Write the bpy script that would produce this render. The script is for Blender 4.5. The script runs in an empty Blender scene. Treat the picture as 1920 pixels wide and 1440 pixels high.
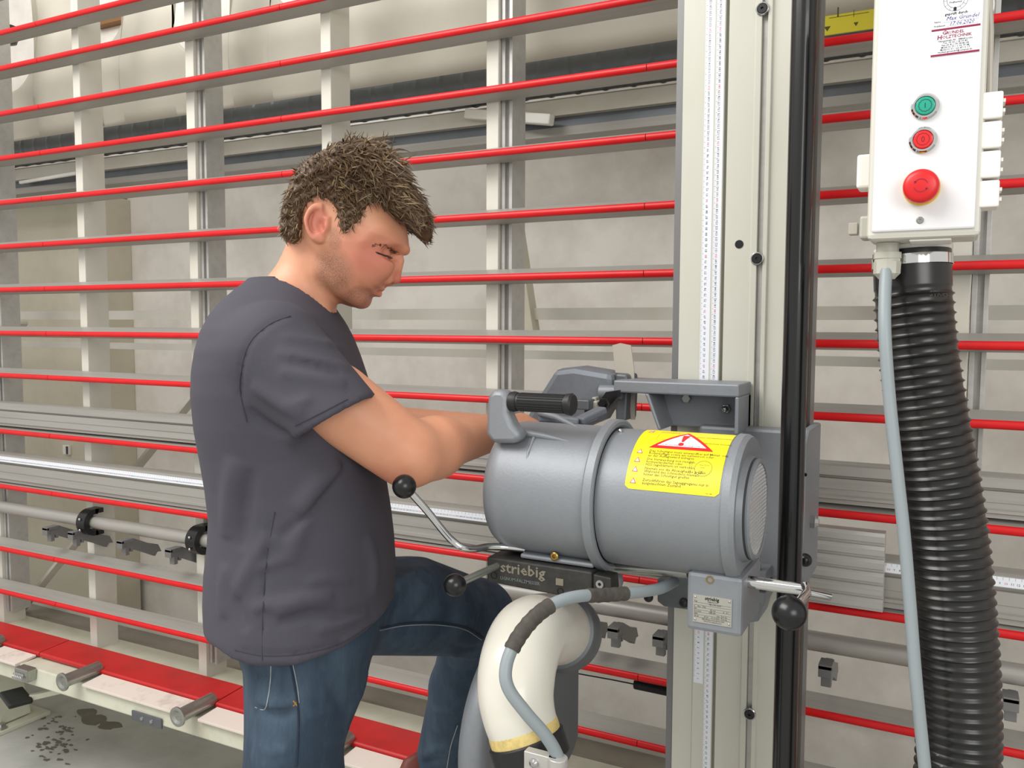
import bpy, bmesh, math, random
import numpy as np
from mathutils import Vector, Matrix
random.seed(7); rng = np.random.default_rng(11)
scene = bpy.context.scene
COL = scene.collection
# ---------------------------------------------------------------- camera
F = 1600.0                                   # focal length in pixels of the 1920x1440 frame
YAW, PITCH, ROLL = .478160, .0696665, .0034951
CAM = np.array([0., -1.8, 1.5])
cy_, sy_, cp_, sp_ = math.cos(YAW), math.sin(YAW), math.cos(PITCH), math.sin(PITCH)
FW = np.array([-sy_*cp_, cy_*cp_, -sp_]); RI = np.array([cy_, sy_, 0.]); UP = np.cross(RI, FW)
RI, UP = math.cos(ROLL)*RI + math.sin(ROLL)*UP, -math.sin(ROLL)*RI + math.cos(ROLL)*UP
cd = bpy.data.cameras.new('camera'); cam = bpy.data.objects.new('camera', cd); COL.objects.link(cam)
cd.sensor_width = 36.0; cd.lens = F/1920*36.0; cd.clip_start = .05
M = Matrix.Identity(4)
for i in range(3):
    M[i][0] = RI[i]; M[i][1] = UP[i]; M[i][2] = -FW[i]; M[i][3] = CAM[i]
cam.matrix_world = M; scene.camera = cam
# ---------------------------------------------------------------- world, lights, exposure
w = bpy.data.worlds.new('world'); scene.world = w; w.use_nodes = True
bg = w.node_tree.nodes['Background']; bg.inputs[0].default_value = (1.0, .985, .95, 1); bg.inputs[1].default_value = .72
def area(name, loc, target, sx, sy, power, col=(1, 1, 1)):
    l = bpy.data.lights.new(name, 'AREA'); l.shape = 'RECTANGLE'; l.size = sx; l.size_y = sy; l.energy = power; l.color = col
    o = bpy.data.objects.new(name, l); COL.objects.link(o); o.location = loc
    o.rotation_euler = (Vector(target)-Vector(loc)).to_track_quat('-Z', 'Y').to_euler(); return o
area('skylight', (-2.3, -2.5, 4.0), (-.9, -.5, 1.0), 3.0, 1.8, 135, (1, .98, .95))
area('workshop_window', (2.6, -4.2, 2.6), (-.6, -.3, 1.1), 2.4, 1.8, 70, (1, .99, .97))
vs = scene.view_settings; vs.view_transform = 'Standard'; vs.look = 'None'; vs.exposure = 0.1; vs.gamma = 1.0; vs.use_curve_mapping = False
# ---------------------------------------------------------------- pixel -> place
def ray(px, py): return FW + RI*(px-960)/F - UP*(py-720)/F
def PY(px, py, Y): d = ray(px, py); return CAM + d*((Y-CAM[1])/d[1])
def PZ(px, py, Z): d = ray(px, py); return CAM + d*((Z-CAM[2])/d[2])
def PX(px, py, X): d = ray(px, py); return CAM + d*((X-CAM[0])/d[0])
def PD(px, py, dep): return CAM + ray(px, py)*dep
# ---------------------------------------------------------------- materials
def lin(c):
    if isinstance(c, str):
        c = [int(c[i:i+2], 16)/255 for i in (0, 2, 4)]
    return tuple(x/12.92 if x <= .04045 else ((x+.055)/1.055)**2.4 for x in c)
MATS = {}
def mat(name, col, rough=.5, metal=0., col2=None, nscale=6., amount=.5, bump=0., bscale=60., stretch=None, coat=0., trans=0., alpha=1., spec=.5, lo=.45, hi=.7, detail=5.):
    m = bpy.data.materials.new(name); m.use_nodes = True; nt = m.node_tree; b = nt.nodes['Principled BSDF']
    b.inputs['Base Color'].default_value = (*lin(col), 1); b.inputs['Roughness'].default_value = rough; b.inputs['Metallic'].default_value = metal
    b.inputs['Coat Weight'].default_value = coat; b.inputs['Transmission Weight'].default_value = trans; b.inputs['Alpha'].default_value = alpha
    b.inputs['Specular IOR Level'].default_value = spec
    tc = nt.nodes.new('ShaderNodeTexCoord'); mp = nt.nodes.new('ShaderNodeMapping'); nt.links.new(tc.outputs['Object'], mp.inputs[0])
    if stretch: mp.inputs['Scale'].default_value = stretch
    if col2:
        n = nt.nodes.new('ShaderNodeTexNoise'); n.inputs['Scale'].default_value = nscale; n.inputs['Detail'].default_value = detail; n.inputs['Roughness'].default_value = .65
        nt.links.new(mp.outputs[0], n.inputs['Vector'])
        r = nt.nodes.new('ShaderNodeValToRGB'); r.color_ramp.elements[0].position = lo; r.color_ramp.elements[1].position = hi
        nt.links.new(n.outputs['Fac'], r.inputs[0])
        mu = nt.nodes.new('ShaderNodeMath'); mu.operation = 'MULTIPLY'; mu.inputs[1].default_value = amount; nt.links.new(r.outputs[0], mu.inputs[0])
        mx = nt.nodes.new('ShaderNodeMix'); mx.data_type = 'RGBA'; mx.inputs['A'].default_value = (*lin(col), 1); mx.inputs['B'].default_value = (*lin(col2), 1)
        nt.links.new(mu.outputs[0], mx.inputs['Factor']); nt.links.new(mx.outputs['Result'], b.inputs['Base Color'])
    if bump:
        n2 = nt.nodes.new('ShaderNodeTexNoise'); n2.inputs['Scale'].default_value = bscale; n2.inputs['Detail'].default_value = 3; nt.links.new(mp.outputs[0], n2.inputs['Vector'])
        bp = nt.nodes.new('ShaderNodeBump'); bp.inputs['Strength'].default_value = bump; bp.inputs['Distance'].default_value = .002
        nt.links.new(n2.outputs['Fac'], bp.inputs['Height']); nt.links.new(bp.outputs[0], b.inputs['Normal'])
    MATS[name] = m; return m
mat('red', 'd00e15', .38, col2='ac0b11', nscale=9, amount=.5, spec=.4)
mat('red_ledge', 'b81c1d', .5, col2='8e1817', nscale=7, amount=.6, bump=.1)
mat('alu', 'a3a09a', .45, .25, col2='8d8982', nscale=5, amount=.6, stretch=(.3, 8, 8))
mat('alu_bright', 'bdbbb7', .38, .35, col2='a5a4a2', nscale=5, amount=.5, stretch=(.3, 8, 8))
mat('alu_dark', '7c7c7c', .4, .4)
mat('white_paint', 'd2cfc5', .5, col2='bfb7a3', nscale=4, amount=.45)
mat('cream', 'c8c7bb', .42, col2='b9b09a', nscale=14, amount=.28, stretch=(1, 1, .35), lo=.5, hi=.8)
mat('wall', 'f2ede6', .75, col2='b3aa9f', nscale=2.2, amount=.5, bump=.15, bscale=30)
mat('wall_beige', 'cfc9b6', .75, col2='b0a994', nscale=2.5, amount=.5)
mat('canopy', 'c9c4b6', .55, col2='b5ae9d', nscale=2.5, amount=.35)
mat('floor', 'b3b3ad', .6, col2='8f908a', nscale=3.5, amount=.6, bump=.15, bscale=40)
mat('wet', '625f57', .35, col2='74726a', nscale=20)
mat('trough', '8d8579', .6, col2='6f685e', nscale=6)
mat('grime_white', 'ddd2c8', .55, col2='8c7468', nscale=9, amount=.55, lo=.55, hi=.75)
mat('beam_green', 'ccccba', .5, col2='a39b86', nscale=5, amount=.5)
mat('zinc', 'a8aaa4', .3, .85, col2='86887f', nscale=18, amount=.5)
mat('steel', 'bdbdbd', .22, .95)
mat('chrome', 'd9d9d9', .08, 1.)
mat('brass', 'a78a4f', .35, .9)
mat('black_plastic', '111214', .28)
mat('black_rubber', '191a1b', .5)
mat('black_dusty', '2a2a28', .5, col2='57534a', nscale=30, amount=.35)
mat('tube_black', '0e0e10', .24, coat=.2)
mat('brown_seal', '5b5147', .45, .2)
mat('hammer', '868a8f', .48, .25, col2='7c8288', nscale=60, amount=.3, bump=.12, bscale=260)
mat('hammer_dark', '757b82', .48, .25, col2='60656c', nscale=50, amount=.3, bump=.12, bscale=240)
mat('hood_grey', '62666a', .45, .3, col2='54585c', nscale=20, amount=.4)
mat('yellow', 'f7e30a', .4)
mat('yellow_old', 'cdbf2a', .5)
mat('sign_red', 'e3171f', .4)
mat('print_black', '1d1c18', .5)
mat('print_olive', '4a4612', .5)
mat('print_grey', '3d4046', .5)
mat('print_red', 'd0314a', .5)
mat('print_claret', '8d1140', .5)
mat('print_blue', '30318a', .5)
mat('paper', 'eff0f6', .5)
mat('white_plastic', 'eceae4', .38, col2='dcd8cc', nscale=8, amount=.3)
mat('box_face', 'e4e4e6', .35)
mat('box_grey', 'd2d0c6', .45)
mat('gland', 'b9b8ac', .45)
mat('green_button', '12a087', .25, coat=.5)
mat('red_button', 'e8161c', .25, coat=.5)
mat('estop', 'd31a1e', .35)
mat('estop_yellow', 'e6b312', .4)
mat('ruler_white', 'e6e9f0', .35)
mat('elbow_white', 'd8d5c9', .3, col2='d5cfb8', nscale=5, amount=.3, coat=.2)
mat('elbow_edge', 'd9c27a', .5, col2='8a7550', nscale=60, amount=.5)
mat('cable', '8f989c', .42)
mat('cable_dark', '6f777a', .42)
mat('tape', '45413c', .75, col2='5d564d', nscale=90, amount=.6, bump=.5, bscale=150)
mat('hose', '0d0d0d', .3, col2='35322b', nscale=14, amount=.3, spec=.6)
mat('duct', '70757a', .4, .6, col2='565b60', nscale=8, amount=.4)
mat('name_plate', 'b4b3aa', .35, .5)
mat('clear_plastic', 'c9c3b6', .35, trans=.3)
mat('clear_sheet', 'e6e6e4', .2, alpha=.32)
mat('mesh_dark', '34363a', .5)
mat('wood', '8a5f34', .6)
mat('hair', '543f2b', .5, col2='6b543d', nscale=60, amount=.6)
mat('hair_light', '8f7857', .45, col2='66533d', nscale=60, amount=.6)
mat('denim', '2b3c4e', .85, col2='56697a', nscale=9, amount=.6, bump=.3, bscale=320, stretch=(1.6, 1.6, .5), lo=.42, hi=.72)
mat('denim_seam', '1d2c3d', .8)
mat('stitch', '9aa0a4', .8)
mat('stitch_orange', 'b5843c', .8)
mat('shirt', '45434d', .85, col2='3c3a44', nscale=5, amount=.4, bump=.12, bscale=420)
mat('shirt_seam', '383640', .85)
mat('shoe', '6a2f25', .55)
mat('sole', '2b2623', .7)
mat('eye_dark', '2a211d', .3)
mat('lip', 'b5635a', .5)
# skin: pinker where the 'red' attribute says, darker where stubble grows
def skin_mat():
    m = mat('skin', 'd89a7a', .48, col2='c98466', nscale=16, amount=.35, bump=.06, bscale=300)
    nt = m.node_tree; b = nt.nodes['Principled BSDF']
    src = b.inputs['Base Color'].links[0].from_socket
    for an, c in (('flush', 'bf6757'), ('stubble', '7d5a49')):
        a = nt.nodes.new('ShaderNodeAttribute'); a.attribute_name = an
        fac = a.outputs['Fac']
        if an == 'stubble':
            n = nt.nodes.new('ShaderNodeTexNoise'); n.inputs['Scale'].default_value = 420; n.inputs['Detail'].default_value = 2
            r = nt.nodes.new('ShaderNodeMapRange'); r.inputs[1].default_value = .35; r.inputs[2].default_value = .65; r.inputs[3].default_value = .35
            nt.links.new(n.outputs['Fac'], r.inputs[0])
            mm = nt.nodes.new('ShaderNodeMath'); mm.operation = 'MULTIPLY'; nt.links.new(fac, mm.inputs[0]); nt.links.new(r.outputs[0], mm.inputs[1]); fac = mm.outputs[0]
        x = nt.nodes.new('ShaderNodeMix'); x.data_type = 'RGBA'; nt.links.new(src, x.inputs['A']); x.inputs['B'].default_value = (*lin(c), 1)
        nt.links.new(fac, x.inputs['Factor']); src = x.outputs['Result']
    nt.links.new(src, b.inputs['Base Color'])
    b.inputs['Subsurface Weight'].default_value = .12; b.inputs['Subsurface Radius'].default_value = (.012, .004, .002); b.inputs['Subsurface Scale'].default_value = 1.0
skin_mat()
# ---------------------------------------------------------------- mesh builder
A = lambda *v: np.array(v, float)
def nrm(v): v = np.asarray(v, float); return v/np.linalg.norm(v)
def frame(d):
    d = nrm(d); a = A(0, 0, 1) if abs(d[2]) < .9 else A(1, 0, 0)
    u = nrm(np.cross(a, d)); return u, np.cross(d, u), d
class MB:
    def __init__(s): s.v = []; s.f = []
    def add(s, vs, fs):
        o = len(s.v); s.v.extend([tuple(map(float, q)) for q in vs]); s.f.extend([tuple(i+o for i in q) for q in fs]); return s
    def box(s, a, b):
        x0, y0, z0 = np.minimum(a, b); x1, y1, z1 = np.maximum(a, b)
        return s.add([(x0, y0, z0), (x1, y0, z0), (x1, y1, z0), (x0, y1, z0), (x0, y0, z1), (x1, y0, z1), (x1, y1, z1), (x0, y1, z1)],
                     [(0, 3, 2, 1), (4, 5, 6, 7), (0, 1, 5, 4), (1, 2, 6, 5), (2, 3, 7, 6), (3, 0, 4, 7)])
    def obox(s, c, ax, ay, az, h):               # oriented box: centre, three axes, half sizes
        c = A(*c); ax, ay, az = [A(*q)*k for q, k in zip((ax, ay, az), h)]
        return s.add([c+i*ax+j*ay+k*az for k in (-1, 1) for i, j in ((-1, -1), (1, -1), (1, 1), (-1, 1))],
                     [(0, 3, 2, 1), (4, 5, 6, 7), (0, 1, 5, 4), (1, 2, 6, 5), (2, 3, 7, 6), (3, 0, 4, 7)])
    def bar(s, a, b, wd, th, side=None):         # rectangular bar from a to b, wd across 'side'
        a, b = A(*a), A(*b); d = nrm(b-a); u = nrm(np.cross(d, side if side is not None else frame(d)[0])); v = np.cross(d, u)
        return s.obox((a+b)/2, d, v, u, (np.linalg.norm(b-a)/2, wd/2, th/2))
    def prism(s, poly, axis, a, b):              # poly in the two other axes (cyclic order) extruded along axis
        n = len(poly)
        def pt(p, t):
            if axis == 'x': return (t, p[0], p[1])
            if axis == 'y': return (p[0], t, p[1])
            return (p[0], p[1], t)
        ar = sum(poly[i][0]*poly[(i+1) % n][1]-poly[(i+1) % n][0]*poly[i][1] for i in range(n))
        flip = (ar > 0) != (axis != 'y')
        vs_ = [pt(p, a) for p in poly]+[pt(p, b) for p in poly]
        fs = [tuple(range(n-1, -1, -1)), tuple(range(n, 2*n))]+[(i, (i+1) % n, n+(i+1) % n, n+i) for i in range(n)]
        if flip: fs = [tuple(reversed(q)) for q in fs]
        return s.add(vs_, fs)
    def rings(s, rings, cap=True, close=False):
        n = len(rings[0]); vs_ = [p for r in rings for p in r]; fs = []
        for i in range(len(rings)-1+(1 if close else 0)):
            a = i*n; b = ((i+1) % len(rings))*n
            fs += [(a+j, a+(j+1) % n, b+(j+1) % n, b+j) for j in range(n)]
        if cap and not close:
            fs += [tuple(range(n-1, -1, -1)), tuple((len(rings)-1)*n+j for j in range(n))]
        return s.add(vs_, fs)
    def lathe(s, a, d, prof, seg=32, cap=True):  # prof: (distance along d, radius)
        u, v, d = frame(d); a = A(*a)
        return s.rings([[a+d*t+(u*math.cos(k*2*math.pi/seg)+v*math.sin(k*2*math.pi/seg))*max(r, 1e-5) for k in range(seg)] for t, r in prof], cap)
    def cyl(s, a, b, r, seg=24, r2=None):
        a, b = A(*a), A(*b); L = np.linalg.norm(b-a); return s.lathe(a, b-a, [(0, r), (L, r if r2 is None else r2)], seg)
    def tube(s, path, r, seg=12, cap=True):
        P = np.array(path, float); n = len(P); R = np.broadcast_to(np.asarray(r, float), (n,))
        T = np.gradient(P, axis=0); T /= np.linalg.norm(T, axis=1)[:, None]; u = frame(T[0])[0]; rg = []
        for i in range(n):
            u = nrm(u-T[i]*(u@T[i])); v = np.cross(T[i], u)
            rg.append([P[i]+(u*math.cos(k*2*math.pi/seg)+v*math.sin(k*2*math.pi/seg))*R[i] for k in range(seg)])
        return s.rings(rg, cap)
    def ball(s, c, r, seg=24, rn=12, sc=(1, 1, 1)):
        c = A(*c); rg = []
        for i in range(rn+1):
            t = -math.pi/2+math.pi*i/rn; rr = max(math.cos(t), 1e-4)
            rg.append([c+A(rr*math.cos(k*2*math.pi/seg)*sc[0], rr*math.sin(k*2*math.pi/seg)*sc[1], math.sin(t)*sc[2])*r for k in range(seg)])
        return s.rings(rg, True)
def smooth_path(pts, n=40):                      # Catmull-Rom through the points
    P = np.array(pts, float); P = np.vstack([2*P[0]-P[1], P, 2*P[-1]-P[-2]]); out = []
    m = len(P)-3
    for t in np.linspace(0, m-1e-9, n):
        i = int(t); f = t-i; a, b, c, d = P[i:i+4]
        out.append(.5*((2*b)+(-a+c)*f+(2*a-5*b+4*c-d)*f*f+(-a+3*b-3*c+d)*f**3))
    return np.array(out)
def rootloc(o):
    while o.parent: o = o.parent
    return np.array(o.location)
def link_mesh(name, me, m, parent=None, loc=None, label=None):
    o = bpy.data.objects.new(name, me); COL.objects.link(o)
    if parent is not None: o.parent = parent
    if loc is not None: o.location = loc
    if m and not me.materials: me.materials.append(MATS[m])
    if label: o['label'] = label
    return o
def build(name, mb, m, parent=None, smooth=30, bev=0., label=None, local=False):
    me = bpy.data.meshes.new(name); V = np.array(mb.v, float)
    if parent is not None and not local: V = V-rootloc(parent)
    me.from_pydata(V.tolist(), [], mb.f); me.validate()
    if smooth: me.shade_smooth(); me.set_sharp_from_angle(angle=math.radians(smooth))
    o = link_mesh(name, me, m, parent, None, label)
    if bev:
        b = o.modifiers.new('bevel', 'BEVEL'); b.width = bev; b.segments = 2; b.limit_method = 'ANGLE'; b.angle_limit = math.radians(40)
    return o
def thing(name, loc, label, cat, group=None):
    o = bpy.data.objects.new(name, None); COL.objects.link(o); o.location = loc; o.empty_display_size = .05
    o['label'] = label; o['category'] = cat
    if group: o['group'] = group
    return o
def tag(o, label, cat, group=None):
    o['label'] = label; o['category'] = cat
    if group: o['group'] = group
    return o
def origin(o, loc):                              # move a single-mesh thing's origin to its base without moving it
    d = Vector(loc)-o.location; o.data.transform(Matrix.Translation(-d)); o.location = loc; return o
def struct(o): o['kind'] = 'structure'; return o
# ---------------------------------------------------------------- lettering
GL = {}
def glyphs(txt, size=1., shear=0., bold=0., res=1):
    key = (txt, shear, bold, res)
    if key not in GL:
        c = bpy.data.curves.new('t', 'FONT'); c.body = txt; c.size = 1; c.resolution_u = res; c.shear = shear; c.offset = bold
        o = bpy.data.objects.new('t', c); me = o.to_mesh()
        n = len(me.vertices); V = np.zeros(n*3); me.vertices.foreach_get('co', V); V = V.reshape(-1, 3)[:, :2]
        Fc = [tuple(p.vertices) for p in me.polygons]; o.to_mesh_clear(); bpy.data.objects.remove(o); bpy.data.curves.remove(c); GL[key] = (V, Fc)
    V, Fc = GL[key]; return V*size, Fc
class Ink:                                       # flat print collected on one surface: (u, v) -> world
    def __init__(s, fn): s.fn = fn; s.mb = MB()
    def text(s, txt, u, v, size, align='l', ang=0., shear=0., bold=0., sx=1., res=1):
        V, Fc = glyphs(txt, size, shear, bold, res)
        if not len(V): return s
        V = V*A(sx, 1); wd = V[:, 0].max()
        V = V-A({'l': 0, 'c': wd/2, 'r': wd}[align], 0)
        c, q = math.cos(ang), math.sin(ang); V = np.stack([V[:, 0]*c-V[:, 1]*q+u, V[:, 0]*q+V[:, 1]*c+v], 1)
        s.mb.add([s.fn(*p) for p in V], Fc); return s
    def poly(s, pts, sub=1):
        P = [A(*p) for p in pts]
        if sub > 1:
            P = [P[i]+(P[(i+1) % len(P)]-P[i])*k/sub for i in range(len(P)) for k in range(sub)]
        s.mb.add([s.fn(*p) for p in P], [tuple(range(len(P)))]); return s
    def line(s, pts, wd, closed=False):
        P = [A(*p) for p in pts]; n = len(P)
        for i in range(n if closed else n-1):
            a, b = P[i], P[(i+1) % n]
            if np.linalg.norm(b-a) < 1e-9: continue
            t = nrm(b-a); q = A(-t[1], t[0])*wd/2; m_ = 4
            for k in range(m_):
                x, y = a+(b-a)*k/m_, a+(b-a)*(k+1)/m_
                s.mb.add([s.fn(*p) for p in (x-q, y-q, y+q, x+q)], [(0, 1, 2, 3)])
        return s
    def rect(s, u0, v0, u1, v1, sub=8):
        for k in range(sub):
            a, b = v0+(v1-v0)*k/sub, v0+(v1-v0)*(k+1)/sub
            s.mb.add([s.fn(*p) for p in ((u0, a), (u1, a), (u1, b), (u0, b))], [(0, 1, 2, 3)])
        return s
    def done(s, name, m, parent, label=None): return build(name, s.mb, m, parent, smooth=0, label=label)
# ================================================================ setting
fl = MB().box((-7, -6, -.1), (4.5, 1.0, 0)); struct(build('floor', fl, 'floor', smooth=0))
wb = MB().box((-7, .92, 0), (4.5, 1.05, 4.2)); wall = struct(build('wall_back', wb, 'wall', smooth=0))
# wall panels standing proud of the wall, with open seams between them
X0 = -5.2
for k in range(6):
    a = X0+k*1.52
    o = build('wall_panel', MB().box((a+.004, .895, .30), (a+1.516, .92, 3.4)), 'wall', wall, smooth=0, bev=.003)
build('wall_panel', MB().box((-4.45, .74, .05), (-3.36, .895, 2.06)), 'wall_beige', wall, smooth=0, bev=.004)
# ================================================================ the rack of the panel saw
RX0, RX1 = -4.60, 1.45
rack = thing('panel_saw_rack', (-1.8, .1, 0), 'white steel rack of a vertical panel saw with red edged horizontal slats', 'saw rack')
RL = A(-1.8, .1, 0)
SLATS = [2.611, 2.464, 2.349, 2.201, 2.054, 1.906, 1.758, 1.612, 1.464, 1.318, 1.122, .927, .703, .548]
prof = [(.006, -.0085), (.060, -.014), (.060, .022), (.056, .0225), (.006, .0085)]
m0 = MB().prism(prof, 'x', RX0-RL[0], RX1-RL[0])
sl0 = build('slat', m0, 'alu', rack, smooth=0, local=True, bev=.0015); sl0.location = (0, -RL[1], SLATS[0])
nose = [(.012, -.0085)]+[(.0062-.0066*math.cos(t), .0085*math.sin(t)) for t in np.linspace(-1.5, 1.5, 9)]+[(.012, .0085)]
SEG = 1.03; joints = [-4.73+SEG*k for k in range(7)]
seg_me = bpy.data.meshes.new('red_strip')
sm = MB().prism(nose, 'x', .0009, SEG-.0009); seg_me.from_pydata(sm.v, [], sm.f); seg_me.shade_smooth(); seg_me.set_sharp_from_angle(angle=.6)
seg_me.materials.append(MATS['red'])
nm = MB().prism([(q[0]+.003, q[1]*.9) for q in nose], 'x', -.003, .003); nm_me = bpy.data.meshes.new('strip_joint'); nm_me.from_pydata(nm.v, [], nm.f); nm_me.materials.append(MATS['red_ledge'])
for i, z in enumerate(SLATS):
    s = sl0
    if i:
        s = sl0.copy(); COL.objects.link(s); s.parent = rack; s.location = (0, -RL[1], z)
    for x in joints:
        if x+SEG > RX1+.01: continue
        q = link_mesh('red_strip', seg_me, None, s, (x-RL[0], 0, 0))
# posts
PXS = [-1.041+.515*k for k in range(-5, 5)]
for k, x in enumerate(PXS):
    p = build('post', MB().box((x, .066, .375), (x+.034, .15, 2.75)), 'white_paint', rack, smooth=0, bev=.002)
    if k % 2 == 1:                              # every other post carries an aluminium T-slot profile
        e = MB().prism([(x+.036, .078), (x+.036, .150), (x+.066, .150), (x+.066, .078), (x+.057, .078), (x+.057, .092), (x+.046, .092), (x+.046, .078)], 'z', .44, 2.75)
        build('slot_profile', e, 'alu_bright', p, smooth=0, bev=.001)
# two grooved aluminium rails, the lower with a tape measure
def rail(z0, z1, name):
    h = z1-z0
    pr = [(.058, 0), (.012, 0), (.012, h*.10), (.006, h*.13), (.006, h*.2), (.014, h*.22), (.014, h*.36), (.012, h*.37), (.012, h*.63), (.018, h*.65), (.018, h*.69), (.008, h*.72), (.008, h*.96), (.014, h), (.058, h)]
    return build(name, MB().prism([(a, z0+b) for a, b in pr], 'x', RX0, RX1), 'alu', rack, smooth=0)
r1 = rail(1.142, 1.222, 'support_rail'); r2 = rail(.943, 1.040, 'support_rail')
tp = build('tape_measure', MB().box((RX0, .0055, 1.0155), (RX1, .0075, 1.034)), 'ruler_white', r2, smooth=0)
DG = {}
ink, inkr = Ink(lambda u, v: (u, .0052, v)), Ink(lambda u, v: (u, .0052, v))
for k in range(-330, 104):
    x = k*.01; n = abs(k)
    (inkr if n % 10 == 0 else ink).text(str(n), x, 1.020, .0062, 'c')
    ink.rect(x+.0049, 1.0285, x+.0053, 1.034, 1)
ink.done('tape_numbers', 'print_grey', r2)['kind'] = 'stuff'; inkr.done('tape_numbers', 'print_red', r2)['kind'] = 'stuff'
# hinged stop tube with its brackets and flap stops
TY, TZ, TR = .04, .842, .0205
tube_o = build('stop_tube', MB().cyl((RX0, TY, TZ), (RX1, TY, TZ), TR, 24), 'alu', rack)
def cring(x):
    mb = MB(); n = 20; ro, ri = .044, .027; outer = [(TY+ro*math.cos(t), TZ+ro*math.sin(t)) for t in np.linspace(-.42*math.pi, -1.60*math.pi, n)]
    inner = [(TY+ri*math.cos(t), TZ+ri*math.sin(t)) for t in np.linspace(-1.60*math.pi, -.42*math.pi, n)]
    mb.prism(outer+inner, 'x', x-.02, x+.02); mb.box((x-.02, TY, TZ-.044), (x+.02, .07, TZ-.029)); mb.box((x-.02, TY, TZ+.029), (x+.02, .07, TZ+.044)); return mb
for px_, py_ in ((172, 975), (377, 1018)):
    x = PY(px_, py_, TY)[0]; b = build('tube_bracket', cring(x), 'black_plastic', rack, smooth=40)
    build('collar', MB().cyl((x-.034, TY, TZ), (x-.022, TY, TZ), .026, 20), 'alu_dark', b)
    for dz in (-.02, .016): build('rivet', MB().ball((x, TY-.044, TZ+dz), .0045, 10, 6), 'steel', b)
def flap(x):
    mb = MB()
    mb.box((x-.013, TY-.064, TZ-.034), (x+.013, TY-.022, TZ-.024)); mb.box((x-.013, TY-.064, TZ-.050), (x+.013, TY-.056, TZ-.026))
    mb.prism([(TY-.058, TZ-.026), (TY-.02, TZ-.024), (TY+.035, TZ-.052), (TY+.075, TZ-.066), (TY+.088, TZ-.092), (TY+.072, TZ-.090), (TY+.062, TZ-.102), (TY+.02, TZ-.080), (TY-.03, TZ-.056), (TY-.056, TZ-.046)], 'x', x-.004, x+.010)
    mb.box((x-.009, TY-.050, TZ-.074), (x+.011, TY-.036, TZ-.048)); mb.box((x-.009, TY-.030, TZ-.066), (x+.011, TY-.022, TZ-.048)); return mb
for px_, py_ in ((85, 975), (133, 985), (225, 1000), (316, 1018), (1150, 1150), (1235, 1170), (1548, 1225), (1897, 1290), (1092, 1145), (620, 1075)):
    x = PY(px_, py_, TY-.06)[0]; f = build('flap_stop', flap(x), 'alu_dark', tube_o, smooth=0, bev=.001)
# diagonal braces and a white cross bar behind the posts
def strut(a, b, wd, th, m='white_paint'): return build('brace', MB().bar(a, b, wd, th, A(0, 1, 0)), m, rack, smooth=0, bev=.002)
strut(PY(372, 735, .22), PY(35, 1150, .22), .04, .012)
strut(PY(955, 340, .32), PY(1000, 640, .32), .045, .03, 'wall_beige')
strut((-4.4, .33, .45), (-3.3, .33, 1.5), .04, .012)
build('cross_bar', MB().box((RX0, .32, 1.513), (RX1, .335, 1.545)), 'white_paint', rack, smooth=0)
build('cross_bar', MB().box((RX0, .32, 1.405), (RX1, .335, 1.428)), 'white_paint', rack, smooth=0)
# foot: rear gutter, red ledge, front beam, rollers
g = MB().prism([(.05, .36), (.05, .392), (.165, .392), (.17, .388), (.17, .36)], 'x', RX0, RX1); gt = build('rear_gutter', g, 'beam_green', rack, smooth=0)
build('gutter_trough', MB().prism([(.17, .350), (.17, .380), (.19, .372), (.205, .378), (.22, .366), (.31, .366), (.31, .350)], 'x', RX0, RX1), 'trough', gt, smooth=0)
build('gutter_back', MB().box((RX0, .31, .35), (RX1, .318, .428)), 'white_paint', gt, smooth=0)
for a, b in ((RX0, -2.64), (-2.638, -1.845), (-1.843, -1.10), (-1.098, RX1)):
    build('ledge', MB().prism([(.028, .424), (-.080, .418), (-.084, .414), (-.084, .404), (.028, .404)], 'x', a+.001, b-.001), 'red_ledge', rack, smooth=0, bev=.0015)
build('front_beam', MB().prism([(-.15, .345), (-.142, .398), (.05, .398), (.05, .345)], 'x', RX0, RX1), 'beam_green', rack, smooth=0, bev=.004)
RXS = [-3.83, -3.34, -2.85, -2.352, -1.862, -1.37, -.88, .1]
for i, x in enumerate(RXS):
    r_ = build('support_roller', MB().lathe((x, -.075, .420), (0, -1, 0), [(0, .0195), (.118, .0195), (.120, .0195)], 28), 'zinc', rack)
    build('roller_flange', MB().lathe((x, -.193, .420), (0, -1, 0), [(0, .021), (.004, .0275), (.009, .0275), (.010, .025), (.010, .019), (.005, .012), (.005, .001)], 28, False), 'zinc', r_)
    if i < len(RXS)-1:
        a, b = x+.03, RXS[i+1]-.03
        if i == 2: a, b = x+.03, x+.20
        build('slide_plate', MB().prism([(-.086, .409), (-.158, .403), (-.158, .396), (-.154, .395), (-.086, .402)], 'x', a, b), 'grime_white', rack, smooth=0, bev=.001)
pl = PY(277, 1339, -.152); br = build('mount_plate', MB().box((pl[0]-.065, -.156, .338), (pl[0]+.06, -.150, .368)), 'hood_grey', rack, smooth=0, bev=.002)
for dx in (-.02, .02): build('screw', MB().lathe((pl[0]+dx, -.156, .353), (0, -1, 0), [(0, .006), (.003, .005)], 12), 'steel', br)
cb = PY(48, 1262, -.16); bk = build('end_stop', MB().box((cb[0]-.03, -.178, cb[2]-.02), (cb[0]+.035, -.145, cb[2]+.02)), 'zinc', rack, smooth=0, bev=.003)
for k in range(6): build('spring_coil', MB().tube([(cb[0]-.024+k*.008+.004*math.cos(t), -.184+.004*math.sin(t), cb[2]-.002+.008*math.sin(t)) for t in np.linspace(0, 6.28, 10)], .0016, 6, False), 'steel', bk)
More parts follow.
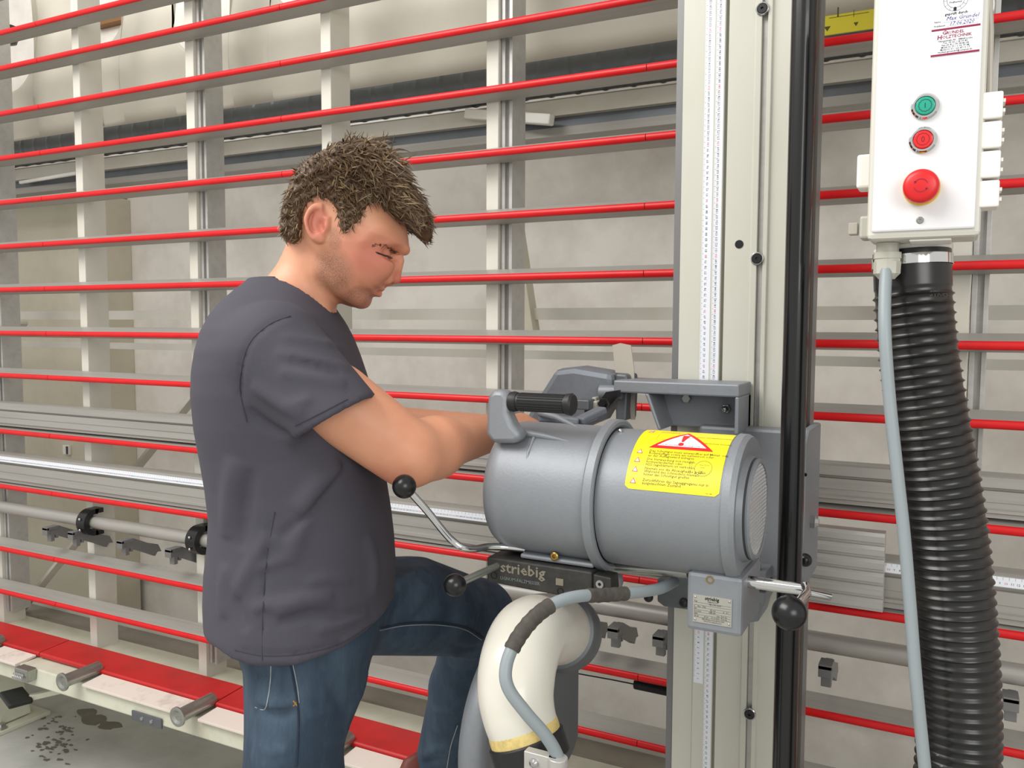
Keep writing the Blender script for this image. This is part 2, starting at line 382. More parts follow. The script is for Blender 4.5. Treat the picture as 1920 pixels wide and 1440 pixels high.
# leg with foot plate and a pedal
for lx in (-3.12, -.85, .9):
    lg = build('rack_leg', MB().prism([(.0, .35), (.10, .35), (.16, .02), (.04, .02)], 'x', lx-.04, lx+.05), 'beam_green', rack, smooth=0, bev=.004)
    build('foot_plate', MB().box((lx-.10, .0, 0), (lx+.09, .21, .016)), 'beam_green', lg, smooth=0, bev=.003)
    build('bolt', MB().lathe((lx+.07, .03, .016), (0, 0, 1), [(0, .018), (.012, .018), (.02, .012)], 6), 'zinc', lg)
pd = PY(30, 1308, -.12); pe = build('pedal', MB().obox(pd, (.94, -.34, 0), (.34, .94, 0), (0, 0, 1), (.066, .036, .009)), 'black_rubber', rack, smooth=0, bev=.006)
build('pedal_arm', MB().bar(pd+A(.04, .02, 0), pd+A(.24, .18, .045), .02, .018), 'beam_green', pe, smooth=0, bev=.003)
build('tension_spring', MB().tube([(PY(1190, 1283, .05)+ (PY(1252, 1296, .05)-PY(1190, 1283, .05))*t + A(0, .009*math.cos(t*160), .009*math.sin(t*160))) for t in np.linspace(0, 1, 320)], .0022, 6), 'black_rubber', rack)
build('spring_wire', MB().tube([PY(1078, 1262, .05), PY(1150, 1275, .05), PY(1190, 1283, .05)], .0016, 6), 'black_rubber', rack)
# ribbed aluminium slide behind the saw beam, riding on the rails
a, b = PY(1545, 1050, -.03), PY(1658, 1050, -.03); zt, zb = PY(1600, 995, -.03)[2], PY(1600, 1142, -.03)[2]
n = 6; pr = []
for k in range(n):
    z = zt-(zt-zb)*k/n; dz = (zt-zb)/n; pr += [(-.03, z), (-.034, z-dz*.25), (-.034, z-dz*.7), (-.026, z-dz*.8), (-.026, z-dz*.98)]
pr += [(-.0, zb), (-.0, zt)]
rs = tag(build('ribbed_slide', MB().prism(pr, 'x', a[0]-.03, b[0]), 'alu_bright', smooth=0), 'ribbed aluminium guide block clipped over the tape measure rail behind the beam', 'guide block'); origin(rs, (b[0], 0, zb))
# ================================================================ behind the rack: canopy, duct, wall channel
def canopy():
    # notched sheet: bottom edge straight, top edge dips in U-shaped cut-outs; bulges gently
    zb, ztop, Yc = 2.195, 2.86, .28
    def notch(px, py, wpx):
        c = PY(px, py, Yc-.02); r = abs(PY(px+wpx, py, Yc)[0]-c[0]); return c[0], c[2], r
    N = [notch(18, 105, 52), notch(178, 30, 52), notch(372, 20, 64), notch(560, -70, 70)]
    xs = sorted(set(list(np.arange(-5.0, 1.4, .05))+[c+r*math.sin(t) for c, z, r in N for t in np.linspace(-math.pi/2, math.pi/2, 25)]+[c+sg*(r+.0005) for c, z, r in N for sg in (-1, 1)]))
    def top(x):
        h = ztop
        for c, z, r in N:
            if abs(x-c) <= r+1e-9: h = min(h, z-math.sqrt(max(r*r-(x-c)**2, 0)))
        return h
    def yof(z): t = (z-zb)/.30; return Yc-.018*math.sin(t*math.pi)-.008*t
    rows = 18; mb = MB(); vs_ = []; 
    for x in xs:
        h = max(top(x), zb+.02)
        for r in range(rows): z = zb+(h-zb)*r/(rows-1); vs_.append((x, yof(z), z))
    fs = [(i*rows+r, (i+1)*rows+r, (i+1)*rows+r+1, i*rows+r+1) for i in range(len(xs)-1) for r in range(rows-1)]
    mb.add(vs_, fs); return mb
cn = build('canopy_sheet', canopy(), 'canopy', smooth=60); sd = cn.modifiers.new('solid', 'SOLIDIFY'); sd.thickness = .002
tag(cn, 'white sheet metal cover with U-shaped cut-outs hanging behind the slats', 'cover panel'); origin(cn, (-1.8, .28, 2.195))
for px_ in (188, 405, 11): 
    q = PY(px_, 150, .27); build('cover_seam', MB().tube([(q[0], (lambda t: .28-.018*math.sin(t*math.pi)-.008*t)((z-2.195)/.30)-.003, z) for z in np.linspace(2.20, 2.46, 20)], .0022, 6), 'brown_seal', cn)
DY, DZ, DR = .50, 2.224, .062
dp = []; 
xs = np.arange(-3.78, 1.0, .0065); rr = [DR+.0025*(1 if (int(i) % 13) < 2 else 0) for i in range(len(xs))]
du = build('air_duct', MB().tube([(x, DY, DZ) for x in xs], rr, 24), 'duct', smooth=50)
tag(du, 'grey spiral ribbed air duct running along the wall behind the slats', 'duct'); origin(du, (-1.8, DY, DZ-DR))
dh = build('duct_end_hose', MB().tube([(-3.78-.012*i*.5, DY, DZ) for i in range(16)], [.05+.005*(i % 2) for i in range(16)], 20), 'white_plastic', du)
wr = thing('wall_channel', (-1.4, .60, 2.05), 'long light grey steel channel with dark groove running below the air duct', 'channel')
build('cover_strip', MB().prism([(.50, 2.105), (.50, 2.150), (.505, 2.155), (.66, 2.155), (.66, 2.105)], 'x', -4.2, 1.4), 'white_paint', wr, smooth=0)
build('groove', MB().box((-4.2, .525, 2.075), (1.4, .66, 2.105)), 'duct', wr, smooth=0)
build('lower_flange', MB().box((-4.2, .515, 2.050), (1.4, .66, 2.075)), 'alu', wr, smooth=0)
for hx in (-3.4, -1.9, -.4, .9): build('hanger', MB().box((hx-.02, .66, 2.06), (hx+.02, .895, 2.10)), 'alu_dark', wr, smooth=0)
for px_, py_ in ((1035, 225), (143, 325)):
    q = PY(px_, py_, .46); th = .03 if px_ > 500 else .014; a = MB().bar(q+(A(-.30, .03, .055) if px_ > 500 else A(-.42, .04, .0)), q, th, th, A(0, 0, 1)); 
    br = tag(build('bracket_arm', a, 'white_plastic', smooth=0, bev=.004), ('white bracket arm with end clip beside a slotted post under the duct' if px_ > 500 else 'white bracket arm with black bands by the beige wall panel'), 'bracket')
    build('clip', MB().box(q+A(-.008, -.02, -.02), q+A(.014, .02, .035)), 'white_plastic', br, smooth=0, bev=.004)
    if px_ < 500:
        for t in (.02, .42): c_ = q+A(-.42*(1-t)-.02, .04*(1-t), 0); build('band', MB().box(c_+A(-.012, -.009, -.009), c_+A(.012, .009, .009)), 'black_plastic', br, smooth=0)
    origin(br, tuple(q))
# things seen through the cut-outs and on the wall
q0, q1 = PY(1545, 68, .20), PY(1632, 28, .20)
ys = build('yellow_sign', MB().box((q0[0]-.02, .195, q0[2]), (q1[0]+.03, .20, q1[2]+.01)), 'yellow_old', smooth=0); tag(ys, 'faded yellow printed sign behind the upper slats beside the control box', 'sign'); origin(ys, (q0[0], .2, q0[2]))
ik = Ink(lambda u, v: (u, .1945, v)); 
ik.line([(q0[0]+.01, q0[2]+.035), (q0[0]+.09, q0[2]+.035)], .001); ik.line([(q0[0]+.028, q0[2]+.035), (q0[0]+.028, q0[2]+.055)], .003); ik.line([(q0[0]+.06, q0[2]+.03), (q0[0]+.06, q0[2]+.045)], .001)
ik.poly([(q0[0]+.0, q0[2]+.018), (q0[0]+.014, q0[2]+.018), (q0[0]+.007, q0[2]+.008)]); ik.poly([(q0[0]+.06, q0[2]+.018), (q0[0]+.07, q0[2]+.018), (q0[0]+.065, q0[2]+.010)]); ik.done('sign_print', 'print_olive', ys)
q = PY(6, 84, .40); sp = tag(build('ceiling_lamp_base', MB().lathe(tuple(q), (0, 0, 1), [(0, .01), (.01, .05), (.04, .06), (.07, .06)], 20), 'black_plastic'), 'black round fitting showing through the corner cut-out of the cover', 'fitting'); origin(sp, tuple(q))
q = PY(212, 42, .88); bx = tag(build('wooden_batten', MB().box((q[0]-.10, .85, q[2]-.012), (q[0]+.12, .896, q[2]+.012)), 'wood', smooth=0), 'brown wooden batten visible through a cut-out in the white cover', 'batten'); origin(bx, tuple(q))
# loose screws in the gutter, a wall socket, water stains on the floor
for k in range(12):
    c0 = PZ(205+rng.uniform(-22, 30), 1160+rng.uniform(-3, 8), .382); d_ = nrm(A(rng.normal(), rng.normal(), .15)); 
    s_ = MB().cyl(c0, c0+d_*.028, .0028, 8).cyl(c0+d_*.028, c0+d_*.032, .0055, 6)
    o = tag(build('loose_screw', s_, 'steel'), 'small zinc screw lying in the gutter behind the red ledge', 'screw', 'loose screws in the gutter'); origin(o, tuple(c0))
q = PY(124, 843, .735); so = tag(build('wall_socket', MB().box((q[0]-.012, .725, q[2]-.022), (q[0]+.032, .74, q[2]+.022)), 'white_plastic', smooth=0, bev=.003), 'small white wall switch with dark slot on the beige panel', 'switch'); origin(so, tuple(q))
build('slot', MB().box((q[0]+.016, .722, q[2]-.018), (q[0]+.028, .73, q[2]+.018)), 'black_plastic', so, smooth=0)
wm = MB()
for px_, py_, rx, rz in [(164, 1336, .05, .03), (176, 1349, .06, .035), (205, 1360, .05, .03)]+[(105+rng.normal()*28+k*.0, 1385+rng.normal()*26, rng.uniform(.004, .014), rng.uniform(.003, .009)) for k in range(70)]:
    c0 = PZ(px_, py_, .0004); n = 14; ph = rng.uniform(0, 6)
    P = [(c0[0]+rx*(1+.22*math.sin(3*t+ph)+.12*math.sin(5*t))*math.cos(t), c0[1]+rz*(1+.2*math.sin(2*t+ph))*math.sin(t), .0006+.00002*len(wm.f)) for t in np.linspace(0, 2*math.pi, n, endpoint=False)]
    wm.add(P, [tuple(range(n))])
ws = build('floor_stains', wm, 'wet', smooth=0); ws['kind'] = 'stuff'; tag(ws, 'dark wet spots and drips on the grey concrete floor', 'stain')
# ================================================================ vertical saw beam (column)
CY = -.256
def cx(px): return PY(px, 480, CY)[0]
c0, c1 = cx(1262), cx(1506)
beam = thing('saw_beam', ((c0+c1)/2, -.18, 0), 'cream painted vertical saw beam with twin tape measures beside a black tube', 'saw beam')
ZB, ZT = .12, 2.75
xl = cx(1275); g0, g1 = cx(1353), cx(1359); s0, s1, s2, s3 = cx(1408), cx(1420), cx(1431), cx(1440)
pr = [(xl, CY), (cx(1314), CY), (cx(1314), CY-.003), (g0, CY-.003), (g0, CY+.012), (g1, CY+.012), (g1, CY-.002), (s0, CY-.002), (s0+.001, CY-.006), (s1, CY-.006), (s1, CY+.006), (s2, CY+.006), (s2, CY-.006), (s3-.001, CY-.006), (s3, CY), (c1, CY), (c1, -.16), (xl, -.16)]
build('beam_body', MB().prism(pr, 'z', ZB, ZT), 'cream', beam, smooth=0, bev=.0008)
build('edge_profile', MB().prism([(c0, CY+.004), (xl, CY+.004), (xl, -.16), (c0, -.16), (c0, -.2), (c0+.003, -.21), (c0+.003, -.24)], 'z', ZB, ZT), 'alu_dark', beam, smooth=0)
build('slot_strip', MB().box((s1+.0005, CY+.003, ZB), (s2-.0005, CY+.007, ZT)), 'alu_bright', beam, smooth=0)
sx0 = c1
for k, (a, b, m_) in enumerate(((0, .004, 'brown_seal'), (.004, .007, 'alu'), (.007, .011, 'brown_seal'), (.011, .013, 'alu_dark'))):
    build('seal_strip', MB().box((sx0+a, CY+.002+.012*k, ZB), (sx0+b, -.17, ZT)), m_, beam, smooth=0)
build('beam_foot', MB().box((c0-.03, -.27, 0), (c1+.05, -.02, .12)), 'beam_green', beam, smooth=0, bev=.006)
build('beam_carriage', MB().box((c0+.02, -.16, .14), (c1-.02, -.09, .32)), 'hood_grey', beam, smooth=0, bev=.005)
for (pa, pb, off, name, zlo) in ((1316.5, 1334, 0, 'tape_measure', .832), (1337, 1351.5, 70, 'tape_measure', .15)):
    a, b = cx(pa), cx(pb); yy = CY-.0036
    t_ = build(name, MB().box((a, yy, zlo), (b, CY-.002, ZT)), 'ruler_white', beam, smooth=0)
    ik, ir = Ink(lambda u, v: (u, yy-.0003, v)), Ink(lambda u, v: (u, yy-.0003, v))
    for n_ in range(1, 265):
        val = n_-70 if not off else n_
        z = 1.6238+(n_-80-(off if off else 0)+ (0 if off else 0))*.00992
        num = n_
        if z < zlo+.004 or z > 2.25: continue
        (ir if num % 10 == 0 else ik).text(str(num), (a+b)/2+.0012, z, .0058, 'c', ang=math.pi/2, sx=1.0)
        ik.rect(a+.0006, z+.0047, a+.003, z+.0051, 1)
        for h in range(1, 5): ik.rect(a+.0006, z+.0047+h*.002, a+.0018, z+.0049+h*.002, 1)
    for I, m_ in ((ik, 'print_grey'), (ir, 'print_red')):
        o = I.done('tape_numbers', m_, t_); o['kind'] = 'stuff'
def socket_screw(px, py, r):
    p = PY(px, py, CY-.006); s_ = build('cap_screw', MB().lathe(p, (0, -1, 0), [(0, r*1.15), (.003, r*1.15), (.004, r), (.004, r*.95), (.001, r*.9)], 20, False), 'steel', beam)
    build('screw_cap', MB().lathe(p+A(0, 0, 0), (0, -1, 0), [(0, r*.92), (.0035, r*.92), (.005, r*.8), (.005, r*.25), (.002, r*.2), (.002, .0003)], 20), 'black_plastic', s_)
for px_, py_ in ((1430, 17), (1420, 485), (1406, 1338)): socket_screw(px_, py_, .0098)
p = PY(1386, 458, CY-.0022); build('bore_hole', MB().lathe(p, (0, -1, 0), [(0, .0075), (.0006, .0075), (.0006, .0001)], 20, False), 'black_plastic', beam)
tbx, tby = PY(1496, 480, -.44)[0], -.44
rod = MB().cyl((tbx, tby, .30), (tbx, tby, 2.72), .0185, 28); 
for z in (.30, 2.70): rod.box((tbx-.015, tby, z), (tbx+.015, -.25, z+.02))
build('guard_tube', rod, 'tube_black', beam)
# ================================================================ saw unit on the beam
MY, MZ, MR = -.59, 1.2425, .1035
mxl, mxr = -.632, -.222
saw = thing('saw_unit', (-.42, -.4, .97), 'grey motor saw unit with yellow warning label, black grip and white extraction elbow', 'saw')
def mx(px, py=930, Y=MY-.09): return PY(px, py, Y)[0]
SLAB = -.30
# carriage plates against the beam
zc0, zc1 = PY(1460, 1085, -.30)[2], PY(1460, 805, -.30)[2]
car = MB().box((-.40, -.305, zc0), (c1+.02, -.2645, zc1)); build('carriage', car, 'hammer', saw, smooth=0, bev=.006)
cheek = MB().prism([(-.36, zc0+.02), (-.33, zc0), (-.20, zc0), (-.20, zc1+.005), (-.33, zc1+.005), (-.36, zc1-.01)], 'x', c1+.016, c1+.030); ck = build('carriage_cheek', cheek, 'hammer', saw, smooth=0, bev=.004)
p = PX(1535, 957, c1+.030); build('adjust_nut', MB().lathe((c1+.030, -.30, p[2]), (1, 0, 0), [(0, .011), (.008, .011), (.008, .007), (.014, .006)], 6), 'steel', ck)
p = PY(1510, 1050, -.372); build('end_cap', MB().ball(p, .011, 16, 8), 'black_plastic', ck)
p = PY(1510, 890, -.372); build('bore', MB().lathe(p, (0, -1, 0), [(0, .003), (.001, .003)], 10), 'black_plastic', ck)
# support console above the motor
KB = -.36
kt, kl, krr = PY(1300, 718, KB)[2], PY(1205, 730, KB)[0], PY(1386, 730, KB)[0]
ka = PY(1150, 730, KB)[0]; tz = kt
console = MB()
console.box((ka, KB, tz-.022), (krr, -.2645, tz))                                        # top arm
console.prism([(PY(1215, 740, KB)[0], tz-.021), (krr, tz-.021), (krr, tz-.085), (PY(1235, 800, KB)[0], tz-.085)], 'y', -.285, -.2645)  # back web
console.box((krr-.007, KB, tz-.085), (krr, -.2645, tz-.021))
console.prism([(PY(1208, 740, KB)[0], tz-.0215), (PY(1216, 740, KB)[0], tz-.0215), (PY(1240, 800, KB)[0], tz-.085), (PY(1233, 800, KB)[0], tz-.085)], 'y', KB, -.28)
kn = build('console', console, 'hammer', saw, smooth=0, bev=.003)
build('console_nose', MB().cyl(PY(1126, 735, KB+.03), PY(1165, 735, KB+.03), .013, 20), 'hammer', kn)
for (px_, py_, r, m_) in ((1288, 747, .0085, 'zinc'), (1362, 766, .0085, 'steel'), (1251, 727, .006, 'gland')):
    p = PY(px_, py_, -.287); bo = build('hex_bolt', MB().lathe(p, (0, -1, 0), [(0, r), (.006, r), (.007, r*.9)], 6), m_, kn, smooth=20)
    if px_ == 1362: build('bolt_end', MB().ball(p+A(0, -.012, 0), .006, 14, 8), 'steel', bo); 
# pivot link behind the grip
pv = MB().box(PY(1118, 745, KB+.01), PY(1128, 760, KB+.06)).box(PY(1111, 752, -.42), PY(1128, 768, -.40)); build('pivot_plate', pv, 'clear_plastic', saw, smooth=0, bev=.002)
p = PY(1133, 757, -.425); build('pivot_bolt', MB().lathe(p, (0, -1, 0), [(0, .010), (.006, .010), (.006, .006), (.010, .006)], 6), 'black_plastic', saw)
build('latch_block', MB().box(PY(1078, 768, -.44), PY(1116, 748, -.41)), 'hood_grey', saw, smooth=0, bev=.002)
build('latch_hook', MB().prism([(PY(1100, 760, -.39)[0]+a*.001, PY(1100, 760, -.39)[2]+b*.001) for a, b in ((0, -12), (35, -12), (62, 18), (62, 30), (40, 26), (24, 4), (0, 4))], 'y', -.40, -.385), 'black_plastic', saw, smooth=0)
# upper gear hood: a chamfered grey housing
hx0, hz0 = PY(1000, 800, -.42), None
HY0, HY1 = -.33, -.25
def hp(px, py): q = PY(px, py, HY0); return (q[0], q[2])
hood_poly = [hp(975, 800), hp(1002, 752), hp(1040, 692), hp(1075, 688), hp(1148, 700), hp(1151, 735), hp(1120, 790), hp(1060, 815)]
build('gear_hood', MB().prism(hood_poly, 'y', HY0, HY1), 'hammer_dark', saw, smooth=0, bev=.012)
build('hood_cover', MB().prism([hp(1150, 701), hp(1172, 703), hp(1174, 720), hp(1170, 790), hp(1150, 790)], 'y', HY0+.01, HY1-.01), 'hood_grey', saw, smooth=0, bev=.004)
sw = [hp(1137, 648), hp(1152, 644), hp(1172, 648), hp(1178, 690), hp(1180, 790), hp(1172, 790), hp(1168, 702), hp(1143, 700)]
build('riving_guard', MB().prism(sw, 'y', -.30, -.297), 'clear_plastic', saw, smooth=0)
build('guard_latch', MB().bar(PY(1010, 783, -.55), PY(1085, 790, -.52), .018, .012), 'hammer_dark', saw, smooth=0, bev=.003)
build('guard_latch', MB().bar(PY(1085, 790, -.52), PY(1130, 768, -.47), .022, .012), 'hammer_dark', saw, smooth=0, bev=.003)
# motor housing: bell, flange ring, body, cowl, grille
fx = PY(1114, 930, MY-.10)[0]; kx = PY(1352, 940, MY-.10)[0]; gx = PY(1408, 950, MY-.055)[0]-.012; ex = PY(1432, 950, MY-.04)[0]
bell = [(0, .0), (.0, MR*.83), (.004, MR*.90), (.016, MR*.98), (.03, MR), (fx-mxl-.012, MR)]
build('motor_bell', MB().lathe((mxl, MY, MZ), (1, 0, 0), bell, 72), 'hammer', saw, smooth=35)
build('flange_ring', MB().lathe((fx-.016, MY, MZ), (1, 0, 0), [(0, MR*.97), (0, MR+.008), (.003, MR+.0115), (.015, MR+.0115), (.0175, MR+.008), (.0175, MR+.003), (.014, MR-.001)], 72, False), 'hammer', saw, smooth=35)
body = [(0, MR-.004), (.0005, MR-.002), (kx-fx, MR-.002), (kx-fx, MR+.001), (kx-fx+.010, MR+.001), (kx-fx+.017, MR-.003), (gx-fx-.004, MR*.735), (gx-fx, MR*.715), (gx-fx+.004, MR*.70)]
build('motor_body', MB().lathe((fx, MY, MZ), (1, 0, 0), body, 72), 'hammer', saw, smooth=22)
gr = MB().lathe((gx+.003, MY, MZ), (1, 0, 0), [(0, MR*.69), (.006, MR*.685), (.009, MR*.65), (.009, MR*.63), (.004, MR*.62), (.004, 0.0001)], 64); grl = build('fan_cover', gr, 'mesh_dark', saw)
wires = MB(); rg = MR*.62
for k in np.arange(-.94, .95, .085):
    hl = rg*math.sqrt(1-k*k)
    for sgn in (0, 1):
        if sgn: a_, b_ = (MY+k*rg, MZ-hl), (MY+k*rg, MZ+hl)
        else: a_, b_ = (MY-hl, MZ+k*rg), (MY+hl, MZ+k*rg)
        wires.cyl((gx+.010, *a_), (gx+.010, *b_), .0008, 6)
wo = build('fan_grille_wires', wires, 'steel', grl); wo['kind'] = 'stuff'
build('grille_rim', MB().lathe((gx+.006, MY, MZ), (1, 0, 0), [(0, MR*.685), (.004, MR*.69), (.007, MR*.66), (.006, MR*.62), (.002, MR*.62)], 64, False), 'hammer', grl)
p = (mx(1172, 800, MY), MY-.02, MZ+MR-.003); build('grease_nipple', MB().ball(p, .004, 10, 6), 'steel', saw)
# cast fins flowing from the handle arm onto the bell
def onm(px, py, R=MR):                        # point on the motor cylinder seen at a pixel
    d = ray(px, py); o_ = CAM-A(0, MY, MZ); a_ = d[1]**2+d[2]**2; b_ = 2*(o_[1]*d[1]+o_[2]*d[2]); c_ = o_[1]**2+o_[2]**2-R*R
    D = b_*b_-4*a_*c_
    t = (-b_-math.sqrt(D))/(2*a_) if D > 0 else -b_/(2*a_); return CAM+d*t
fin = MB()
fin.tube([onm(975, 815)+A(0, 0, .004), onm(1020, 820)+A(0, 0, .002), onm(1085, 828)-A(0, -.001, .004)], [.0065, .005, .0015], 10)
fin.tube([onm(1002, 785)+A(0, .02, .008), onm(1040, 790)+A(0, .01, .005), onm(1098, 806)-A(0, 0, .003)], [.006, .005, .0015], 10)
fin.tube([onm(1001, 822)+A(0, 0, .001), onm(990, 850)+A(0, .0005, 0), onm(984, 878)+A(0, .002, 0)], [.003, .0025, .001], 8)
build('casting_rib', fin, 'hammer', saw, smooth=60)
HYc = MY-.075
arm = [PY(px_, py_, HYc) for px_, py_ in ((918, 812), (919, 760), (922, 738), (934, 730), (952, 731), (960, 745), (958, 772), (968, 795), (985, 815), (975, 830), (930, 830))]
am = build('handle_arm', MB().prism([(q[0], q[2]) for q in arm], 'y', HYc-.014, HYc+.016), 'hammer', saw, smooth=30, bev=.008)
ga, gb = PY(956, 753, HYc-.004), PY(1074, 757, HYc-.004); ga = A(ga[0], HYc, ga[2]); gb = A(gb[0], HYc, ga[2]); L = gb[0]-ga[0]
prf = [(0, .0145), (.006, .0155), (.012, .014)]+[(.012+t*(L-.024), .0132) for t in (0, .5, 1)]+[(L-.011, .0155), (L-.003, .0165), (L, .014), (L, .0001)]
grip = build('grip', MB().lathe(ga, (1, 0, 0), prf, 32), 'black_rubber', saw)
rib = MB()
for k in range(22):
    t = k*2*math.pi/22; u_ = A(0, math.cos(t), math.sin(t))*.0131; rib.cyl(ga+A(.016, 0, 0)+u_, ga+A(L-.014, 0, 0)+u_, .0012, 5)
ro = build('grip_ribs', rib, 'black_rubber', grip); ro['kind'] = 'stuff'
# warning label wrapped on the motor body
LR = MR-.0012
def on_lab(R):
    def fn(u, v):                             # u: metres along the axis, v: metres of arc below the top (down positive is -v)
        th = v/LR; return (LX0+u, MY-R*math.sin(th), MZ+R*math.cos(th))
    return fn
q = onm(1170, 915); LX0 = q[0]; vb = math.atan2(-(q[1]-MY), q[2]-MZ)*LR
q2 = onm(1368, 830); LW = onm(1347, 938)[0]-LX0; q3 = onm(1230, 800); vt = math.radians(-2)*LR
HL = vb-vt
lab = MB(); n = 28; mg = .006
fn = on_lab(MR-.0014)
rows = []
for k in range(n+1):
    v = vt+(vb-vt)*k/n; e = min(k, n-k)/n*HL; ins = mg-math.sqrt(max(0, mg*mg-(mg-e)**2)) if e < mg else 0
    rows.append([fn(ins+(LW-2*ins)*j/8, v) for j in range(9)])
lab.add([p for r in rows for p in r], [(i*9+j, (i+1)*9+j, (i+1)*9+j+1, i*9+j+1) for i in range(n) for j in range(8)])
lb = build('warning_label', lab, 'yellow', saw, smooth=60, label='yellow warning label with red triangle and German text')
def LI(k): return Ink(lambda u, v: on_lab(MR-.0014+.0002*k)(u*LW, vt+v*HL))
# coordinates u 0..1 left-right, v 0..1 top-bottom
def fill_tri(I, pts, nsub=16):
    a_, b_, c_ = [A(*x) for x in pts]
    for k in range(nsub):
        t0, t1 = k/nsub, (k+1)/nsub
        l0, l1, r0, r1_ = a_+(b_-a_)*t0, a_+(b_-a_)*t1, a_+(c_-a_)*t0, a_+(c_-a_)*t1
        I.mb.add([I.fn(*p) for p in (l0, l1, r1_, r0)], [(0, 1, 2, 3)])
I = LI(1); T = [(.50, .10), (.16, .485), (.86, .485)]; fill_tri(I, T); I.done('triangle_border', 'sign_red', lb)
I = LI(2); fill_tri(I, [(.50, .16), (.245, .44), (.775, .44)]); I.done('triangle_field', 'paper', lb)
I = LI(3)
for k in range(8):
    w0, w1 = [(.470+.016*t, .553-.043*t, .205+.15*t) for t in (k/8, (k+1)/8)]; I.mb.add([I.fn(*p) for p in ((w0[0], w0[2]), (w1[0], w1[2]), (w1[1], w1[2]), (w0[1], w0[2]))], [(0, 1, 2, 3)])
I.poly([(.494+.030*math.cos(t), .40+.030*math.sin(t)) for t in np.linspace(0, 6.28, 20, endpoint=False)]); I.done('exclamation_mark', 'sign_red', lb)
class LText(Ink): pass
def ltext(I, txt, u, v, h, bold=.0):
    V, Fc = glyphs(txt, 1.0, 0, bold); V = V*h
    I.mb.add([I.fn(u+x/LW*HL, v-y) for x, y in V], [tuple(reversed(f)) for f in Fc])
I = LI(1); J = LI(1); K = LI(2)
for v, lines in ((.545, ('Das Schnittgut muss einwandfrei auf Mittel- oder', 'Rollenauflage sowie am Lattenrost oder', 'an der Auflagewand anliegen.')), (.66, ('Die Verwendung von rissigen,', 'formveränderten oder', 'HSS-Sägeblättern ist verboten.')),
                 (.775, ('Niemals vor die Absaughaube greifen.', 'Während des Schneidens niemals', 'hinter das Schnittgut greifen.')), (.905, ('Zurückführen des Sägeaggregates nur in', 'ausgetauchtem Zustand.'))):
    for k, s_ in enumerate(lines): ltext(I, s_, .185-.012*(v-.47)*0, v+.034*k, .043, .010)
    fill_tri(J, [(.085, v-.03), (.05, v+.035), (.12, v+.035)], 3); fill_tri(K, [(.085, v-.015), (.062, v+.028), (.108, v+.028)], 3)
for v, s_ in ((.10, 'Vor Inbetriebnahme'), (.14, 'Betriebsanleitung')): ltext(I, s_, .2, v, .03)
for v in (.075, .125): fill_tri(J, [(.085, v-.025), (.05, v+.03), (.12, v+.03)], 3); fill_tri(K, [(.085, v-.010), (.062, v+.023), (.108, v+.023)], 3)
ltext(I, 'Immer auf Sägeblatt achten', .62, .23, .034); ltext(I, 'Handschutz benutzen', .72, .36, .036); ltext(I, '096.080', .86, .985, .022)
for t in np.linspace(0, 2*math.pi, 36, endpoint=False): I.line([(.80+.085*math.cos(t), .71+.085*math.sin(t)*LW/HL), (.80+.093*math.cos(t+.1), .71+.095*math.sin(t+.1)*LW/HL)], .006)
for dv, s_ in ((-.03, 'max 5200'), (.0, '1/min'), (.045, 'Ø250'), (.07, 'Ø30')): ltext(I, s_, .755, .71+dv, .025)
I.line([(.655, .62), (.655, .80)], .003); I.line([(.675, .61), (.675, .79)], .003)
I.line([(.2, .19), (.2, .33)], .002); I.line([(.2, .33), (.3, .33)], .002)
I.done('label_text', 'print_olive', lb)['kind'] = 'stuff'; J.done('small_triangles', 'sign_red', lb)['kind'] = 'stuff'; K.done('triangle_centres', 'paper', lb)['kind'] = 'stuff'
# text inside the big triangle
I = LI(3); ltext(I, 'nur im Vertikalschnitt. Länge max. 6', .27, .43, .032); ltext(I, 'Verletzungsgefahr', .40, .27, .026); I.done('triangle_text', 'print_grey', lb)
# switch box under the motor with the rating plate
BY = -.655
def bp(px, py): q = PY(px, py, BY); return q[0], q[2]
bx0, bx1, bz0, bz1 = bp(1287, 1130)[0], bp(1392, 1130)[0], bp(1340, 1189)[1], 1.16
tb = build('switch_box', MB().prism([(bx0, bz0), (bx1, bz0), (bx1, bz1), (bx0, bz1)], 'y', BY, BY+.12), 'hammer', saw, smooth=0, bev=.006)
pa, pb = bp(1300, 1115)[0], bp(1373, 1115)[0]; pz1, pz0 = bp(1340, 1119)[1], bp(1340, 1171)[1]
plate = build('rating_plate', MB().box((pa, BY-.0012, pz0), (pb, BY, pz1)), 'name_plate', tb, smooth=0, label='engraved metal rating plate with four rivets')
I = Ink(lambda u, v: (pa+u*(pb-pa), BY-.0015, pz1-v*(pz1-pz0)))
def ptext(txt, u, v, h, bold=0.): 
    V, Fc = glyphs(txt, 1.0, 0, bold); V = V*h; I.mb.add([I.fn(u+x*(pz1-pz0)/(pb-pa), v-y) for x, y in V], [tuple(reversed(f)) for f in Fc])
ptext('striebig', .31, .15, .17, .03); ptext('Sägemotor', .38, .23, .085); ptext('Typ', .03, .26, .08); ptext('MJ 270 330T', .42, .33, .085)
for k in range(7): I.line([(.02, .28+.088*k), (.98, .28+.088*k)], .006)
for k, row in enumerate((('3', .03, 'Mot', .12, 'Nr', .28), ('400', .03, 'V', .45, '10,8', .5, 'A', .78, '3,1', .86), ('4,10', .03, '5,50', .13, 'kW', .42, '0,88', .5), ('2840', .03, 'min', .62, '50 Hz', .76), ('I.Kl. B', .03, 'IP 54', .3, 'S1 60-80%', .48, '60 Hz', .76))):
    for a_, b_ in zip(row[::2], row[1::2]): ptext(a_, b_, .43+.088*k+.01, .07)
I.line([(.26, .37), (.26, .45)], .006); I.line([(.74, .63), (.74, .8)], .006); I.line([(.48, .45), (.48, .63)], .006)
